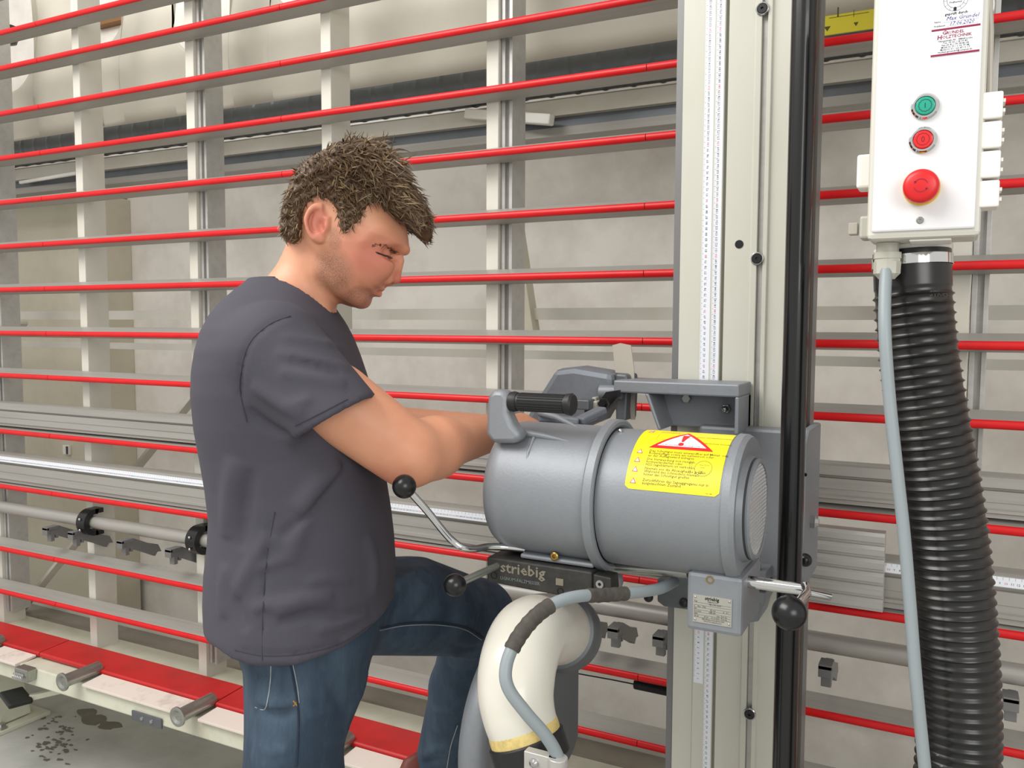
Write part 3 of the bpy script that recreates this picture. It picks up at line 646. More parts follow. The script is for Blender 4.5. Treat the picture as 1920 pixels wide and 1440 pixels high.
ptext('MJS Elektromaschinen AG', .24, .88, .075); ptext('CH-6014 Littau/Luzern', .28, .95, .07)
I.done('plate_text', 'print_black', plate)['kind'] = 'stuff'
for u_ in (.06, .94):
    for v_ in (.09, .9): build('rivet', MB().ball((pa+u_*(pb-pa), BY-.0012, pz1-v_*(pz1-pz0)), .0017, 10, 6), 'steel', plate)
p = PY(1331, 1087, BY); sc = build('recessed_screw', MB().lathe(p, (0, -1, 0), [(0, .0055), (.001, .0055), (.001, .004), (-.003, .0035), (-.003, .0001)], 16, False), 'brass', tb)
# swing block below the motor and its black maker's bar
VY = -.66
def vp(px, py, Y=VY): q = PY(px, py, Y); return q
hb0, hb1 = vp(978, 1035), vp(1108, 1050)
build('hinge_block', MB().box((vp(972, 1040)[0], VY+.005, vp(1040, 1058)[2]), (vp(1110, 1040)[0], VY+.09, MZ-MR+.012)), 'hammer', saw, smooth=0, bev=.003)
p = vp(1040, 1043, VY+.004); build('hinge_screw', MB().lathe(p, (0, -1, 0), [(0, .0065), (.002, .0065), (.003, .005), (.003, .003), (-.001, .0025), (-.001, .0001)], 18, False), 'brass', saw)
zt_, zb_ = vp(1020, 1057)[2], vp(1020, 1106)[2]; xa, xb = vp(916, 1070)[0], vp(1112, 1090)[0]
bar = build('swing_bar', MB().prism([(xa, zb_), (xb-.03, zb_-.004), (xb, zb_+.006), (xb, zt_), (xa, zt_)], 'y', VY-.006, VY+.06), 'black_dusty', saw, smooth=0, bev=.003)
I = Ink(lambda u, v: (u, VY-.0066, v))
I.text('striebig', xa+.024, zb_+.020, .023, bold=.018, sx=1.12); I.done('maker_name', 'print_olive', bar).data.materials[0] = mat('emboss', '7d7768', .5)
I = Ink(lambda u, v: (u, VY-.0066, v)); I.text('LIGNUM-FALZMESSER', xa+.024, zb_+.008, .007, bold=.01); I.done('bar_engraving', 'cable_dark', bar)
for dx, dz, r in ((.013, .012, .0055), (.125, .004, .005)): build('bar_plug', MB().lathe((xa+dx, VY-.006, zb_+dz), (0, -1, 0), [(0, r), (.001, r), (.001, r*.85), (-.001, r*.8), (-.001, .0001)], 18, False), 'black_plastic', bar)
build('bar_window', MB().box((xa+.118, VY-.0075, zb_+.013), (xa+.130, VY-.006, zb_+.023)), 'yellow_old', bar, smooth=0).data.materials[0] = MATS['emboss']
build('bar_end', MB().prism([(xb, zb_+.008), (xb+.03, zb_+.012), (xb+.028, zt_-.006), (xb, zt_-.004)], 'y', VY-.002, VY+.03), 'black_dusty', saw, smooth=0, bev=.002)
build('bar_screw', MB().lathe((xb+.012, VY-.002, (zb_+zt_)/2+.003), (0, -1, 0), [(0, .006), (.003, .006), (.003, .0025), (.001, .002)], 14, False), 'steel', saw)
def knob(name, path, rr, ball, br):
    h = build(name, MB().tube(path, rr, 16), 'chrome', saw, smooth=40); b_ = build('ball_knob', MB().ball(ball, br, 32, 16), 'black_plastic', h); return h
p1 = [vp(985, 1030, -.64), vp(948, 1026, -.65), vp(915, 1025, -.67), vp(890, 1029, -.695), vp(868, 1027, -.715), vp(852, 1017, -.722), vp(835, 1000, -.732), vp(800, 957, -.755), vp(768, 921, -.777)]
knob('clamp_lever', smooth_path(p1, 40), .0056, vp(758, 912, -.793), .0174)
p2 = [vp(945, 1055, -.65), vp(862, 1093, -.74)]; h2 = knob('swing_lever', p2, .0058, vp(853, 1097, -.748), .0168)
h2.data.materials[0] = MATS['zinc']
# chrome lever at the right end and zinc guide rod below the motor
rod2 = MB().cyl(vp(1118, 1062, -.60), vp(1290, 1073, -.60), .0085, 18); build('guide_rod', rod2, 'zinc', saw)
p3 = [vp(1385, 1088, -.62), vp(1440, 1096, -.62), vp(1505, 1105, -.62)]; lv = build('cross_lever', MB().tube(p3, .0085, 18), 'chrome', saw)
build('lever_joint', MB().tube([vp(1508, 1096, -.62), vp(1513, 1112, -.63), vp(1497, 1132, -.68), vp(1488, 1142, -.71)], .006, 12), 'chrome', lv, smooth=60)
build('lever_pin', MB().cyl(vp(1513, 1110, -.62), vp(1556, 1119, -.60), .0052, 14), 'chrome', lv)
build('ball_knob', MB().ball(vp(1480, 1149, -.72), .0215, 32, 16), 'black_plastic', lv)
# clamp screws on the beam below the carriage
for (px_, py_) in ((1425, 1075), (1423, 1113)):
    p = PY(px_, py_, -.34); o = build('clamp_block', MB().box(p+A(-.014, -.02, -.012), p+A(.014, .05, .008)), 'hammer', saw, smooth=0, bev=.002)
    build('clamp_screw', MB().lathe(p+A(-.003, -.008, .006), (0, 0, 1), [(0, .006), (.012, .006), (.012, .004), (.03, .004)], 12), 'steel', o)
build('lower_bracket', MB().prism([(PY(1408, 1130, -.33)[0], PY(1408, 1165, -.33)[2]), (PY(1425, 1130, -.33)[0], PY(1408, 1160, -.33)[2]), (PY(1436, 1130, -.33)[0], PY(1430, 1120, -.33)[2]), (PY(1436, 1130, -.33)[0], PY(1430, 1100, -.33)[2]), (PY(1390, 1130, -.33)[0], PY(1400, 1100, -.33)[2]), (PY(1390, 1130, -.33)[0], PY(1400, 1165, -.33)[2])], 'y', -.34, -.262), 'hammer', saw, smooth=0, bev=.003)
build('lower_plate', MB().prism([(PY(px_, py_, -.30)[0], PY(px_, py_, -.30)[2]) for px_, py_ in ((1232, 1085), (1300, 1085), (1300, 1145), (1245, 1138), (1232, 1128))], 'y', -.30, -.285), 'hood_grey', saw, smooth=0, bev=.003)
for (px_, py_) in ((1216, 1120), (1283, 1130)): build('rubber_stop', MB().ball(PY(px_, py_, -.30), .009, 14, 8), 'black_rubber', saw)
build('curved_link', MB().tube(smooth_path([vp(1110, 1060, -.57), vp(1128, 1075, -.57), vp(1156, 1083, -.56), vp(1153, 1098, -.56), vp(1140, 1108, -.56)], 16), .010, 10), 'hammer', saw, smooth=60)
# blade hood: a dish standing in the plane across the rack
hc = PD(972, 1352, 1.42); hcX, hcY, hcZ, HR = hc[0], hc[1], hc[2], .170; FX_ = hcX+.023
hd = MB().lathe((hcX-.025, hcY, hcZ), (1, 0, 0), [(0, .0001), (0, HR*.88), (.006, HR*.96), (.016, HR), (.032, HR), (.044, HR*.97), (.050, HR*.91), (.050, HR*.86), (.046, HR*.85), (.046, .0001)], 80)
hood = build('blade_hood', hd, 'hammer', saw, smooth=40, label='round silver saw blade hood')
qz0, qz1 = PX(1080, 1395, FX_)[2], PX(1080, 1175, FX_)[2]; qy = PX(1080, 1290, FX_)[1]
sp_ = [(hcY-.02, qz1-.02), (hcY+.03, qz1+.01), (qy-.01, qz1), (qy, qz1-.01), (qy, qz0+.02), (qy-.02, qz0), (hcY+.02, qz0-.06), (hcY-.03, hcZ-.02)]
build('hood_plate', MB().prism(sp_, 'x', FX_-.003, FX_+.006), 'hood_grey', hood, smooth=0, bev=.003)
p = PX(1070, 1237, FX_+.006); build('side_bolt', MB().lathe((FX_+.006, p[1], p[2]), (1, 0, 0), [(0, .008), (.008, .008), (.010, .006)], 6), 'steel', hood)
ep = smooth_path([PD(1056, 1186, 1.46), PD(1034, 1180, 1.36), PD(994, 1192, 1.25), PD(973, 1238, 1.195), PD(967, 1292, 1.17), PD(972, 1335, 1.16), PD(984, 1376, 1.155)], 48)
dn = nrm(ep[0]-ep[3]); build('hood_neck', MB().lathe(ep[4], dn, [(-.012, .0565), (-.010, .061), (.012, .062), (.02, .066), (.06, .066)], 44), 'hood_grey', hood)
build('neck_bolt', MB().lathe(ep[2]+A(.05, -.02, .0), (.2, -1, 0), [(0, .006), (.006, .006)], 6), 'steel', hood)
# white extraction elbow with rubber cuff
elb = build('extraction_elbow', MB().tube(ep, np.interp(np.linspace(0, 1, 48), [0, .25, .6, 1], [.0555, .0555, .0535, .0475]), 48), 'elbow_white', saw, smooth=60, label='glossy white elbow pipe with chipped paint')
d_ = nrm(ep[-1]-ep[-4]); e0 = ep[-1]
build('pipe_edge', MB().lathe(e0-d_*.006, d_, [(-.010, .0478), (0, .0488), (.012, .0488)], 40), 'elbow_edge', elb)
build('rubber_cuff', MB().lathe(e0+d_*.004, d_, [(0, .050), (.002, .0525), (.030, .0525), (.033, .050)], 40), 'black_rubber', elb)
hosep = [e0+d_*.03+A(0, 0, -.004*i)*1.0+A(.0002*i, 0, 0) for i in range(150)]
build('lower_hose', MB().tube(hosep, [.047+.002*(1 if (i//2) % 2 else -1) for i in range(150)], 32), 'alu_bright', elb, smooth=50)
chip = MB()
for k in range(26):
    px_, py_ = (1018+rng.normal()*9, 1203+rng.normal()*12)
    i_ = np.argmin([np.linalg.norm(np.cross(nrm(ray(px_, py_)), p-CAM)) for p in ep]); c_ = ep[i_]; r_ = .0545
    d0 = nrm(ray(px_, py_)); t_ = (c_-CAM)@d0; h_ = np.linalg.norm(CAM+d0*t_-c_)
    if h_ < r_*.95:
        q = CAM+d0*(t_-math.sqrt(r_*r_-h_*h_)-.0004); u_, v_, w_ = frame(d0); s_ = rng.uniform(.0006, .002); chip.add([q+u_*s_*math.cos(t)+v_*s_*1.2*math.sin(t+.4*k) for t in np.linspace(0, 6.28, 6, endpoint=False)], [tuple(range(6))])
co = build('paint_chips', chip, 'brown_seal', elb, smooth=0); co['kind'] = 'stuff'
# motor cable looping over the elbow
cpath = [PD(1265, 1090, 1.27), PD(1235, 1104, 1.24), PD(1180, 1112, 1.205), PD(1130, 1116, 1.18), PD(1085, 1118, 1.15), PD(1040, 1131, 1.125), PD(1000, 1160, 1.105), PD(966, 1205, 1.085), PD(949, 1250, 1.075), PD(953, 1290, 1.07), PD(985, 1335, 1.07), PD(1022, 1378, 1.075), PD(1044, 1415, 1.08), PD(1056, 1460, 1.08), PD(1060, 1560, 1.08)]
cp2 = smooth_path(cpath, 120)
cb_ = tag(build('motor_cable', MB().tube(cp2, .0083, 16), 'cable', smooth=60), 'grey motor cable with taped sections draped over the white elbow', 'cable'); origin(cb_, tuple(cp2[-1]))
def tapew(px0, px1, sec, rad):
    sg = [p for i, p in enumerate(cp2) if sec[0] <= i <= sec[1]]; return build('tape_wrap', MB().tube(sg, [rad*(1+.05*math.sin(i*2.3)) for i in range(len(sg))], 16), 'tape', cb_, smooth=60)
def near(px, py): return int(np.argmin([(lambda v: np.hypot(960+F*(v@RI)/(v@FW)-px, 720-F*(v@UP)/(v@FW)-py))(p-CAM) for p in cp2]))
tapew(0, 0, (near(1176, 1112), near(1101, 1116)), .0098); tapew(0, 0, (near(1034, 1137), near(956, 1214)), .0105)
q = PD(1046, 1437, 1.075); cl = tag(build('cable_clamp', MB().lathe(q+A(0, 0, -.012), (0, 0, 1), [(0, .0125), (.024, .0125)], 24).box(q+A(-.045, -.006, -.012), q+A(0, .008, .012)), 'alu_bright', smooth=30, bev=.001), 'metal saddle clamp screwed round the grey cable at the rubber cuff', 'clamp'); origin(cl, tuple(q))
build('clamp_screw', MB().lathe(q+A(-.03, -.006, 0), (0, -1, 0), [(0, .006), (.003, .006), (.005, .003)], 12), 'steel', cl)
# ================================================================ control box
KY = -.65
def kp(px, py, Y=KY): q = PY(px, py, Y); return q
kx0, kx1, kz0 = kp(1624, 438)[0], kp(1838, 440)[0], kp(1724, 446)[2]; kz1 = 1.98
box = thing('control_box', ((kx0+kx1)/2, KY+.04, kz0), 'white control box with green and red push buttons and emergency stop', 'control box')
build('housing', MB().box((kx0, KY+.004, kz0), (kx1, KY+.085, kz1)), 'box_grey', box, smooth=0, bev=.006)
fz0 = kp(1724, 432)[2]
face = build('front_plate', MB().box((kx0+.006, KY, fz0), (kx1-.006, KY+.006, kz1-.006)), 'box_face', box, smooth=0, bev=.0025)
build('housing_foot', MB().box((kx0+.048, KY+.012, kz0-.003), (kx1-.03, KY+.075, kz0)), 'white_plastic', box, smooth=0, bev=.004)
def fx_(px, py): q = kp(px, py, KY-.0002); return A(q[0], KY, q[2])
def pushbutton(px, py, m_, sym):
    c_ = fx_(px, py); b_ = build('push_button', MB().lathe(c_, (0, -1, 0), [(0, .0155), (.003, .0155), (.005, .0135), (.005, .0115), (.003, .0110), (.003, .0001)], 40, False), 'chrome', box, smooth=40)
    l_ = build('button_lens', MB().lathe(c_+A(0, -.002, 0), (0, -1, 0), [(0, .0108), (.003, .0108), (.005, .0098), (.0056, .006), (.0056, .0001)], 40), m_, b_, smooth=50)
    I = Ink(lambda u, v: (c_[0]+u, KY-.0079, c_[2]+v)); pts = []
    for k in range(48):
        t = k*2*math.pi/48; r_ = .0066 if (k//2) % 2 else .0072; pts.append((r_*math.cos(t), r_*math.sin(t)))
    I.line(pts, .0005, True)
    if sym == 'I': I.line([(0, -.003), (0, .003)], .0007)
    else: I.line([(.0014*math.cos(t), .003*math.sin(t)) for t in np.linspace(0, 6.28, 14)], .0007)
    I.done('button_symbol', 'print_black', b_)
pushbutton(1735, 200, 'green_button', 'I'); pushbutton(1731, 263, 'red_button', 'O')
c_ = fx_(1728, 353)
es = build('emergency_stop', MB().lathe(c_, (0, -1, 0), [(0, .0205), (.006, .0205), (.008, .018), (.008, .012), (.012, .012)], 48), 'estop_yellow', box, smooth=35)
build('mushroom_head', MB().lathe(c_+A(0, -.010, 0), (0, -1, 0), [(0, .0185), (.004, .0200), (.010, .0198), (.013, .0185), (.015, .014), (.0155, .0001)], 48), 'estop', es, smooth=60)
I = Ink(lambda u, v: (c_[0]+u, KY-.0258, c_[2]+v))
for a0, a1 in ((.3, 2.6), (3.4, 5.7)):
    pts = [(.0075*math.cos(t), .0075*math.sin(t)) for t in np.linspace(a0, a1, 12)]; I.line(pts, .0007); e_ = A(*pts[-1]); I.poly([e_+A(-.001, .0016), e_+A(.0022, .0004), e_+A(-.0008, -.0016)])
I.done('turn_arrows', 'print_claret', es)
p = fx_(1725, 413); scw = build('cover_screw', MB().lathe(p, (0, -1, 0), [(0, .0042), (.001, .0042), (.0018, .0034), (.0018, .0018), (.0004, .0015), (.0004, .0001)], 16, False), 'zinc', box)
# inspection sticker
s_l, s_r, s_b = fx_(1745, 103)[0], fx_(1838, 100)[0]-.001, fx_(1790, 102)[2]; SW = s_r-s_l; SH = SW*1.45
stk = build('inspection_sticker', MB().box((s_l, KY-.0005, s_b), (s_r, KY, s_b+SH)), 'paper', face, smooth=0, label='white inspection sticker with claret bars and handwriting')
def SI(): return Ink(lambda u, v: (s_l+u*SW, KY-.0008, s_b+v*SW))
I = SI(); I.rect(0, 0, 1, .045, 1); I.rect(0, .575, 1, .62, 1)
I.text('G', .22, .475, .13, bold=.02, shear=.1).text('RÜNDEL', .315, .475, .095, bold=.015).text('H', .12, .375, .14, bold=.025, shear=.1).text('OLZTECHNIK', .225, .385, .098, bold=.015); I.done('sticker_title', 'print_claret', stk)
I = SI()
for k, s_ in enumerate(('Hansastraße 80 · 48804 Lotte', 'Tel.: 05 41 / 18 09 82', 'Fax 05 41 / 70 98 80 68', 'Mobil 01 71 / 1 90 77 48', 'Mobil 01 51 / 20 47 11 17', 'michael.gruendel@osnanet.de')): I.text(s_, .5, .315-.05*k, .058, 'c', bold=.01)
I.text('geprüft durch', .5, .90, .085, 'c', bold=.02).text('Name:', .05, .76, .055, bold=.01).text('Prüfdatum:', .05, .665, .055, bold=.01); I.line([(.24, .75), (.96, .75)], .004); I.line([(.32, .655), (.96, .655)], .004)
for r_ in (.25, .18): I.line([(.48+r_*math.cos(t), 1.23+r_*math.sin(t)) for t in np.linspace(0, 6.283, 40)], .007)
for k in range(12): t = k*math.pi/6; I.line([(.48+.18*math.cos(t), 1.23+.18*math.sin(t)), (.48+.25*math.cos(t), 1.23+.25*math.sin(t))], .005)
I.text('Prüftermin', .48, 1.16, .06, 'c', bold=.01); I.poly([(.44, .985), (.50, .985), (.505, 1.05), (.47, 1.075), (.44, 1.05)]); I.done('sticker_text', 'print_black', stk)['kind'] = 'stuff'
I = SI(); I.text('Max Gründel', .29, .785, .125, shear=.35).text('17.06.2020', .36, .665, .115, shear=.3); I.done('handwriting', 'print_blue', stk)
# side modules, switch lugs, cable ties
for k in range(4):
    a_, b_ = kp(1852-4*k, 178+54*k, KY+.02), kp(1862, 230+54*k, KY+.02); zt0, zt1 = kp(1850, 177+54.5*k, KY+.02)[2], kp(1850, 229+54.5*k, KY+.02)[2]
    m_ = build('terminal_module', MB().box((kx1-.003, KY+.005, zt1+.0008), (kx1+.018, KY+.045, zt0-.0008)), 'white_plastic', box, smooth=0, bev=.002)
    for f_ in (.35, .7): build('module_tab', MB().box((kx1+.018, KY+.008, zt0+(zt1-zt0)*f_-.002), (kx1+.0205, KY+.03, zt0+(zt1-zt0)*f_+.002)), 'white_plastic', m_, smooth=0)
a_, b_ = kp(1607, 290, KY+.03), kp(1622, 352, KY+.03); build('side_lug', MB().box((a_[0], KY+.03, b_[2]), (kx0+.002, KY+.07, a_[2])), 'white_plastic', box, smooth=0, bev=.003)
a_, b_ = kp(1612, 405, KY+.03), kp(1622, 447, KY+.03); l2 = build('side_lug', MB().box((a_[0], KY+.03, b_[2]), (kx0+.002, KY+.07, a_[2])), 'gland', box, smooth=0, bev=.003)
a_, b_ = kp(1591, 418, KY+.04), kp(1607, 439, KY+.04); build('clear_cap', MB().box((a_[0], KY+.04, b_[2]), (a_[0]+.011, KY+.06, a_[2])), 'clear_plastic', l2, smooth=0, bev=.001)
for (px_, py_) in ((1866, 8), (1862, 58)):
    q = kp(px_, py_, KY+.03); build('cable_tie', MB().tube([q+A(.004*math.cos(t)-.006, .0, .012*math.sin(t)) for t in np.linspace(-1.6, 2.2, 12)], .0018, 6), 'white_plastic', box, smooth=60)
build('side_cable', MB().tube([kp(1853, -40, KY+.03), kp(1857, 60, KY+.03), kp(1855, 180, KY+.03)], .004, 10), 'clear_plastic', box)
sup = MB().cyl(((kx0+kx1)/2, KY+.10, kz0+.05), ((kx0+kx1)/2, KY+.10, 2.6), .02, 20).cyl(((kx0+kx1)/2, KY+.10, 2.58), ((kx0+kx1)/2, -.02, 2.58), .02, 20).box(((kx0+kx1)/2-.02, KY+.08, kz0+.05), ((kx0+kx1)/2+.02, KY+.10, kz0+.2)); build('support_arm', sup, 'alu_dark', box)
# extraction hose below the box
hz = [PD(1709, 473, 1.14), PD(1710, 506, 1.14), PD(1713, 570, 1.14), PD(1724, 680, 1.14), PD(1745, 815, 1.14), PD(1769, 960, 1.14), PD(1784, 1100, 1.14), PD(1794, 1250, 1.14), PD(1797, 1380, 1.14), PD(1792, 1480, 1.14), PD(1780, 1600, 1.15), PD(1760, 1750, 1.17), PD(1745, 1950, 1.2), PD(1740, 2300, 1.22)]
hpth = smooth_path(hz, 1400); seg = np.r_[0, np.cumsum(np.linalg.norm(np.diff(hpth, axis=0), axis=1))]
nr = int(seg[-1]/.0022); ss = np.linspace(0, seg[-1], nr); hp_ = np.stack([np.interp(ss, seg, hpth[:, i]) for i in range(3)], 1)
pitch = .0132; ph = (ss % pitch)/pitch
base_r = np.interp(ss, [0, .05, .3, .6, 2], [.0485, .0490, .0505, .0525, .0525]); rr_ = base_r-.0022+.0036*np.exp(-((ph-.5)/.13)**2)
rr_[ss < .05] = .0480
hs = thing('extraction_hose', tuple(A(hp_[-1][0], hp_[-1][1], 0)), 'black ribbed extraction hose hanging below the white control box', 'hose')
build('hose_body', MB().tube(hp_, rr_, 56), 'hose', hs, smooth=60)
d0 = nrm(hp_[25]-hp_[0]); build('hose_clamp', MB().lathe(hp_[4]-d0*.002, d0, [(0, .0490), (0, .0498), (.013, .0500), (.013, .0492)], 48, False), 'chrome', hs)
build('pipe_stub', MB().cyl(hp_[0]-d0*.006, hp_[0]+d0*.02, .0465, 40), 'white_plastic', hs)
I = Ink(lambda u, v: tuple(hp_[22]+d0*(.012-v)*1.0+RI*(.0487*math.sin(u/.0487))-FW*(.0487*math.cos(u/.0487)))); I.text('STRIEBIG', -.002, -.003, .010, bold=.01); I.done('hose_print', 'tape', hs)
# feed cable with gland
q = PD(1664, 474, 1.092); q = A(q[0], q[1], kz0-.0365)
fcab = thing('feed_cable', tuple(A(q[0], q[1], 0)), 'long straight grey cable hanging from a gland in front of the ribbed hose', 'cable')
fp = smooth_path([PD(1663, 480, 1.092), PD(1659, 560, 1.075), PD(1660, 640, 1.065), PD(1669, 760, 1.065), PD(1684, 900, 1.065), PD(1696, 1010, 1.065), PD(1706, 1130, 1.065), PD(1718, 1280, 1.065), PD(1735, 1450, 1.065), PD(1760, 1700, 1.065), PD(1790, 2100, 1.07), PD(1800, 2400, 1.08)], 90)
build('cable_run', MB().tube(fp, .0076, 18), 'cable', fcab, smooth=60)
build('gland_body', MB().lathe(q+A(0, 0, .036), (0, 0, -1), [(0, .0135), (.012, .0135), (.012, .0165), (.020, .0165), (.020, .0155), (.024, .0155)], 12), 'gland', fcab)
build('gland_nut', MB().lathe(q+A(0, 0, .012), (0, 0, -1), [(0, .0165), (.015, .0160), (.018, .013), (.022, .0095)], 8), 'gland', fcab, smooth=20)
# ================================================================ the worker
def surface_nets(fn, lo, hi, h):
    """smooth closed surface of fn = 0 on a grid (verts in the grid's own coordinates)"""
    n = [int(math.ceil((b-a)/h))+1 for a, b in zip(lo, hi)]
    ax = [lo[i]+h*np.arange(n[i]) for i in range(3)]
    V = fn(ax[0][:, None, None], ax[1][None, :, None], ax[2][None, None, :]).astype(np.float32)
    V = np.broadcast_to(V, n).copy(); V[0] = V[-1] = 1; V[:, 0] = V[:, -1] = 1; V[:, :, 0] = V[:, :, -1] = 1
    S = V < 0
    c = [S[i:n[0]-1+i, j:n[1]-1+j, k:n[2]-1+k] for i in (0, 1) for j in (0, 1) for k in (0, 1)]
    cnt = sum(x.astype(np.int8) for x in c); act = (cnt > 0) & (cnt < 8)
    idx = -np.ones(act.shape, np.int64); I = np.argwhere(act); idx[act] = np.arange(len(I))
    P = np.zeros((len(I), 3)); W = np.zeros(len(I)); off = [(i, j, k) for i in (0, 1) for j in (0, 1) for k in (0, 1)]
    for a in range(8):
        for b in range(a+1, 8):
            d = np.array(off[b])-np.array(off[a])
            if np.abs(d).sum() != 1: continue
            ia, ib = I+off[a], I+off[b]; va, vb = V[tuple(ia.T)], V[tuple(ib.T)]; m = (va < 0) != (vb < 0)
            t = np.where(m, va/np.where(m, va-vb, 1), 0)[:, None]
            P += np.where(m[:, None], off[a]+t*d, 0); W += m
    P = (P/W[:, None]+I)*h+np.array(lo)
    Q = []
    for axis in range(3):
        u, v = (axis+1) % 3, (axis+2) % 3
        sa = [slice(None)]*3; sb = [slice(None)]*3; sa[axis] = slice(0, -1); sb[axis] = slice(1, None)
        A0, B0 = S[tuple(sa)], S[tuple(sb)]; E = np.argwhere(A0 != B0)
        E = E[(E[:, u] > 0) & (E[:, v] > 0) & (E[:, u] < n[u]-1) & (E[:, v] < n[v]-1)]
        du = np.zeros(3, int); du[u] = 1; dv = np.zeros(3, int); dv[v] = 1
        q = np.stack([idx[tuple((E-du-dv).T)], idx[tuple((E-dv).T)], idx[tuple(E.T)], idx[tuple((E-du).T)]], 1)
        fl = A0[tuple(E.T)]; q[~fl] = q[~fl][:, ::-1]; Q.append(q)
    Q = np.vstack(Q); Q = Q[(Q >= 0).all(1)]
    return P, Q
def smin(a, b, k):
    h = np.clip(.5+.5*(b-a)/k, 0, 1); return b+(a-b)*h-k*h*(1-h)
def smax(a, b, k): return -smin(-a, -b, k)
def cap(x, y, z, a, b, ra, rb, sz=1.):           # tapered capsule; sz squeezes it in depth
    a, b = A(*a), A(*b); d = b-a; L2 = d@d
    t = np.clip(((x-a[0])*d[0]+(y-a[1])*d[1]+(z-a[2])*d[2])/L2, 0, 1)
    return np.sqrt((x-a[0]-t*d[0])**2+(y-a[1]-t*d[1])**2+((z-a[2]-t*d[2])/sz)**2)-(ra+(rb-ra)*t)
def ell(x, y, z, c, r):
    return (np.sqrt(((x-c[0])/r[0])**2+((y-c[1])/r[1])**2+((z-c[2])/r[2])**2)-1)*min(r)
def poly_sd(poly, x, y):                         # signed distance to a closed polygon, positive inside
    P = np.array(poly, float); n = len(P); d = np.full(np.broadcast(x, y).shape, 1e9); ins = np.zeros(d.shape, bool)
    for i in range(n):
        a, b = P[i], P[(i+1) % n]; e = b-a; wx, wy = x-a[0], y-a[1]; t = np.clip((wx*e[0]+wy*e[1])/(e@e), 0, 1)
        d = np.minimum(d, (wx-t*e[0])**2+(wy-t*e[1])**2)
        c1_ = (a[1] <= y) & (b[1] > y); c2_ = (a[1] > y) & (b[1] <= y); s_ = e[0]*wy-e[1]*wx
        ins ^= (c1_ & (s_ > 0)) | (c2_ & (s_ < 0))
    return np.where(ins, 1, -1)*np.sqrt(d)
def spline_poly(pts, n=4):
    P = np.array(pts, float); m = len(P); out = []
    for i in range(m):
        a, b, c, d = P[i-1], P[i], P[(i+1) % m], P[(i+2) % m]
        for k in range(n):
            f = k/n; out.append(.5*((2*b)+(-a+c)*f+(2*a-5*b+4*c-d)*f*f+(-a+3*b-3*c+d)*f**3))
    return np.array(out)
# ---- camera-space helper: (pixel x, pixel y, depth) <-> metres right, down, away
def cc(px, py, d): return A((px-960)/F*d, (py-720)/F*d, d)
def c2w(P): P = np.asarray(P); return CAM+P[:, :1]*RI-P[:, 1:2]*UP+P[:, 2:]*FW
DH = 1.40; HS = DH/F                              # depth of the head, metres per pixel there
def h2w(P):                                       # head space: pixels right, pixels down, pixels away from the head's middle
    P = np.asarray(P); return c2w(np.stack([(P[:, 0]-960)*HS, (P[:, 1]-720)*HS, DH+P[:, 2]*HS], 1))
hipw = PD(575, 1240, 1.42)
man = thing('person', (hipw[0], hipw[1], 0), 'man in dark grey t-shirt and blue jeans reaching behind the motor, head bowed', 'person')
def build_np(name, P, Q, m, parent, attrs=None, sm=True, label=None):
    me = bpy.data.meshes.new(name); V = P-rootloc(parent)
    me.vertices.add(len(V)); me.vertices.foreach_set('co', V.ravel()); q4 = np.asarray(Q)
    me.loops.add(q4.size); me.loops.foreach_set('vertex_index', q4.ravel().astype(np.int32)); me.polygons.add(len(q4))
    me.polygons.foreach_set('loop_start', np.arange(0, q4.size, q4.shape[1], dtype=np.int32)); me.update(calc_edges=True); me.validate()
    if sm: me.shade_smooth()
    for k, v in (attrs or {}).items():
        a = me.attributes.new(k, 'FLOAT', 'POINT'); a.data.foreach_set('value', v.astype(np.float32))
    return link_mesh(name, me, m, parent, None, label)
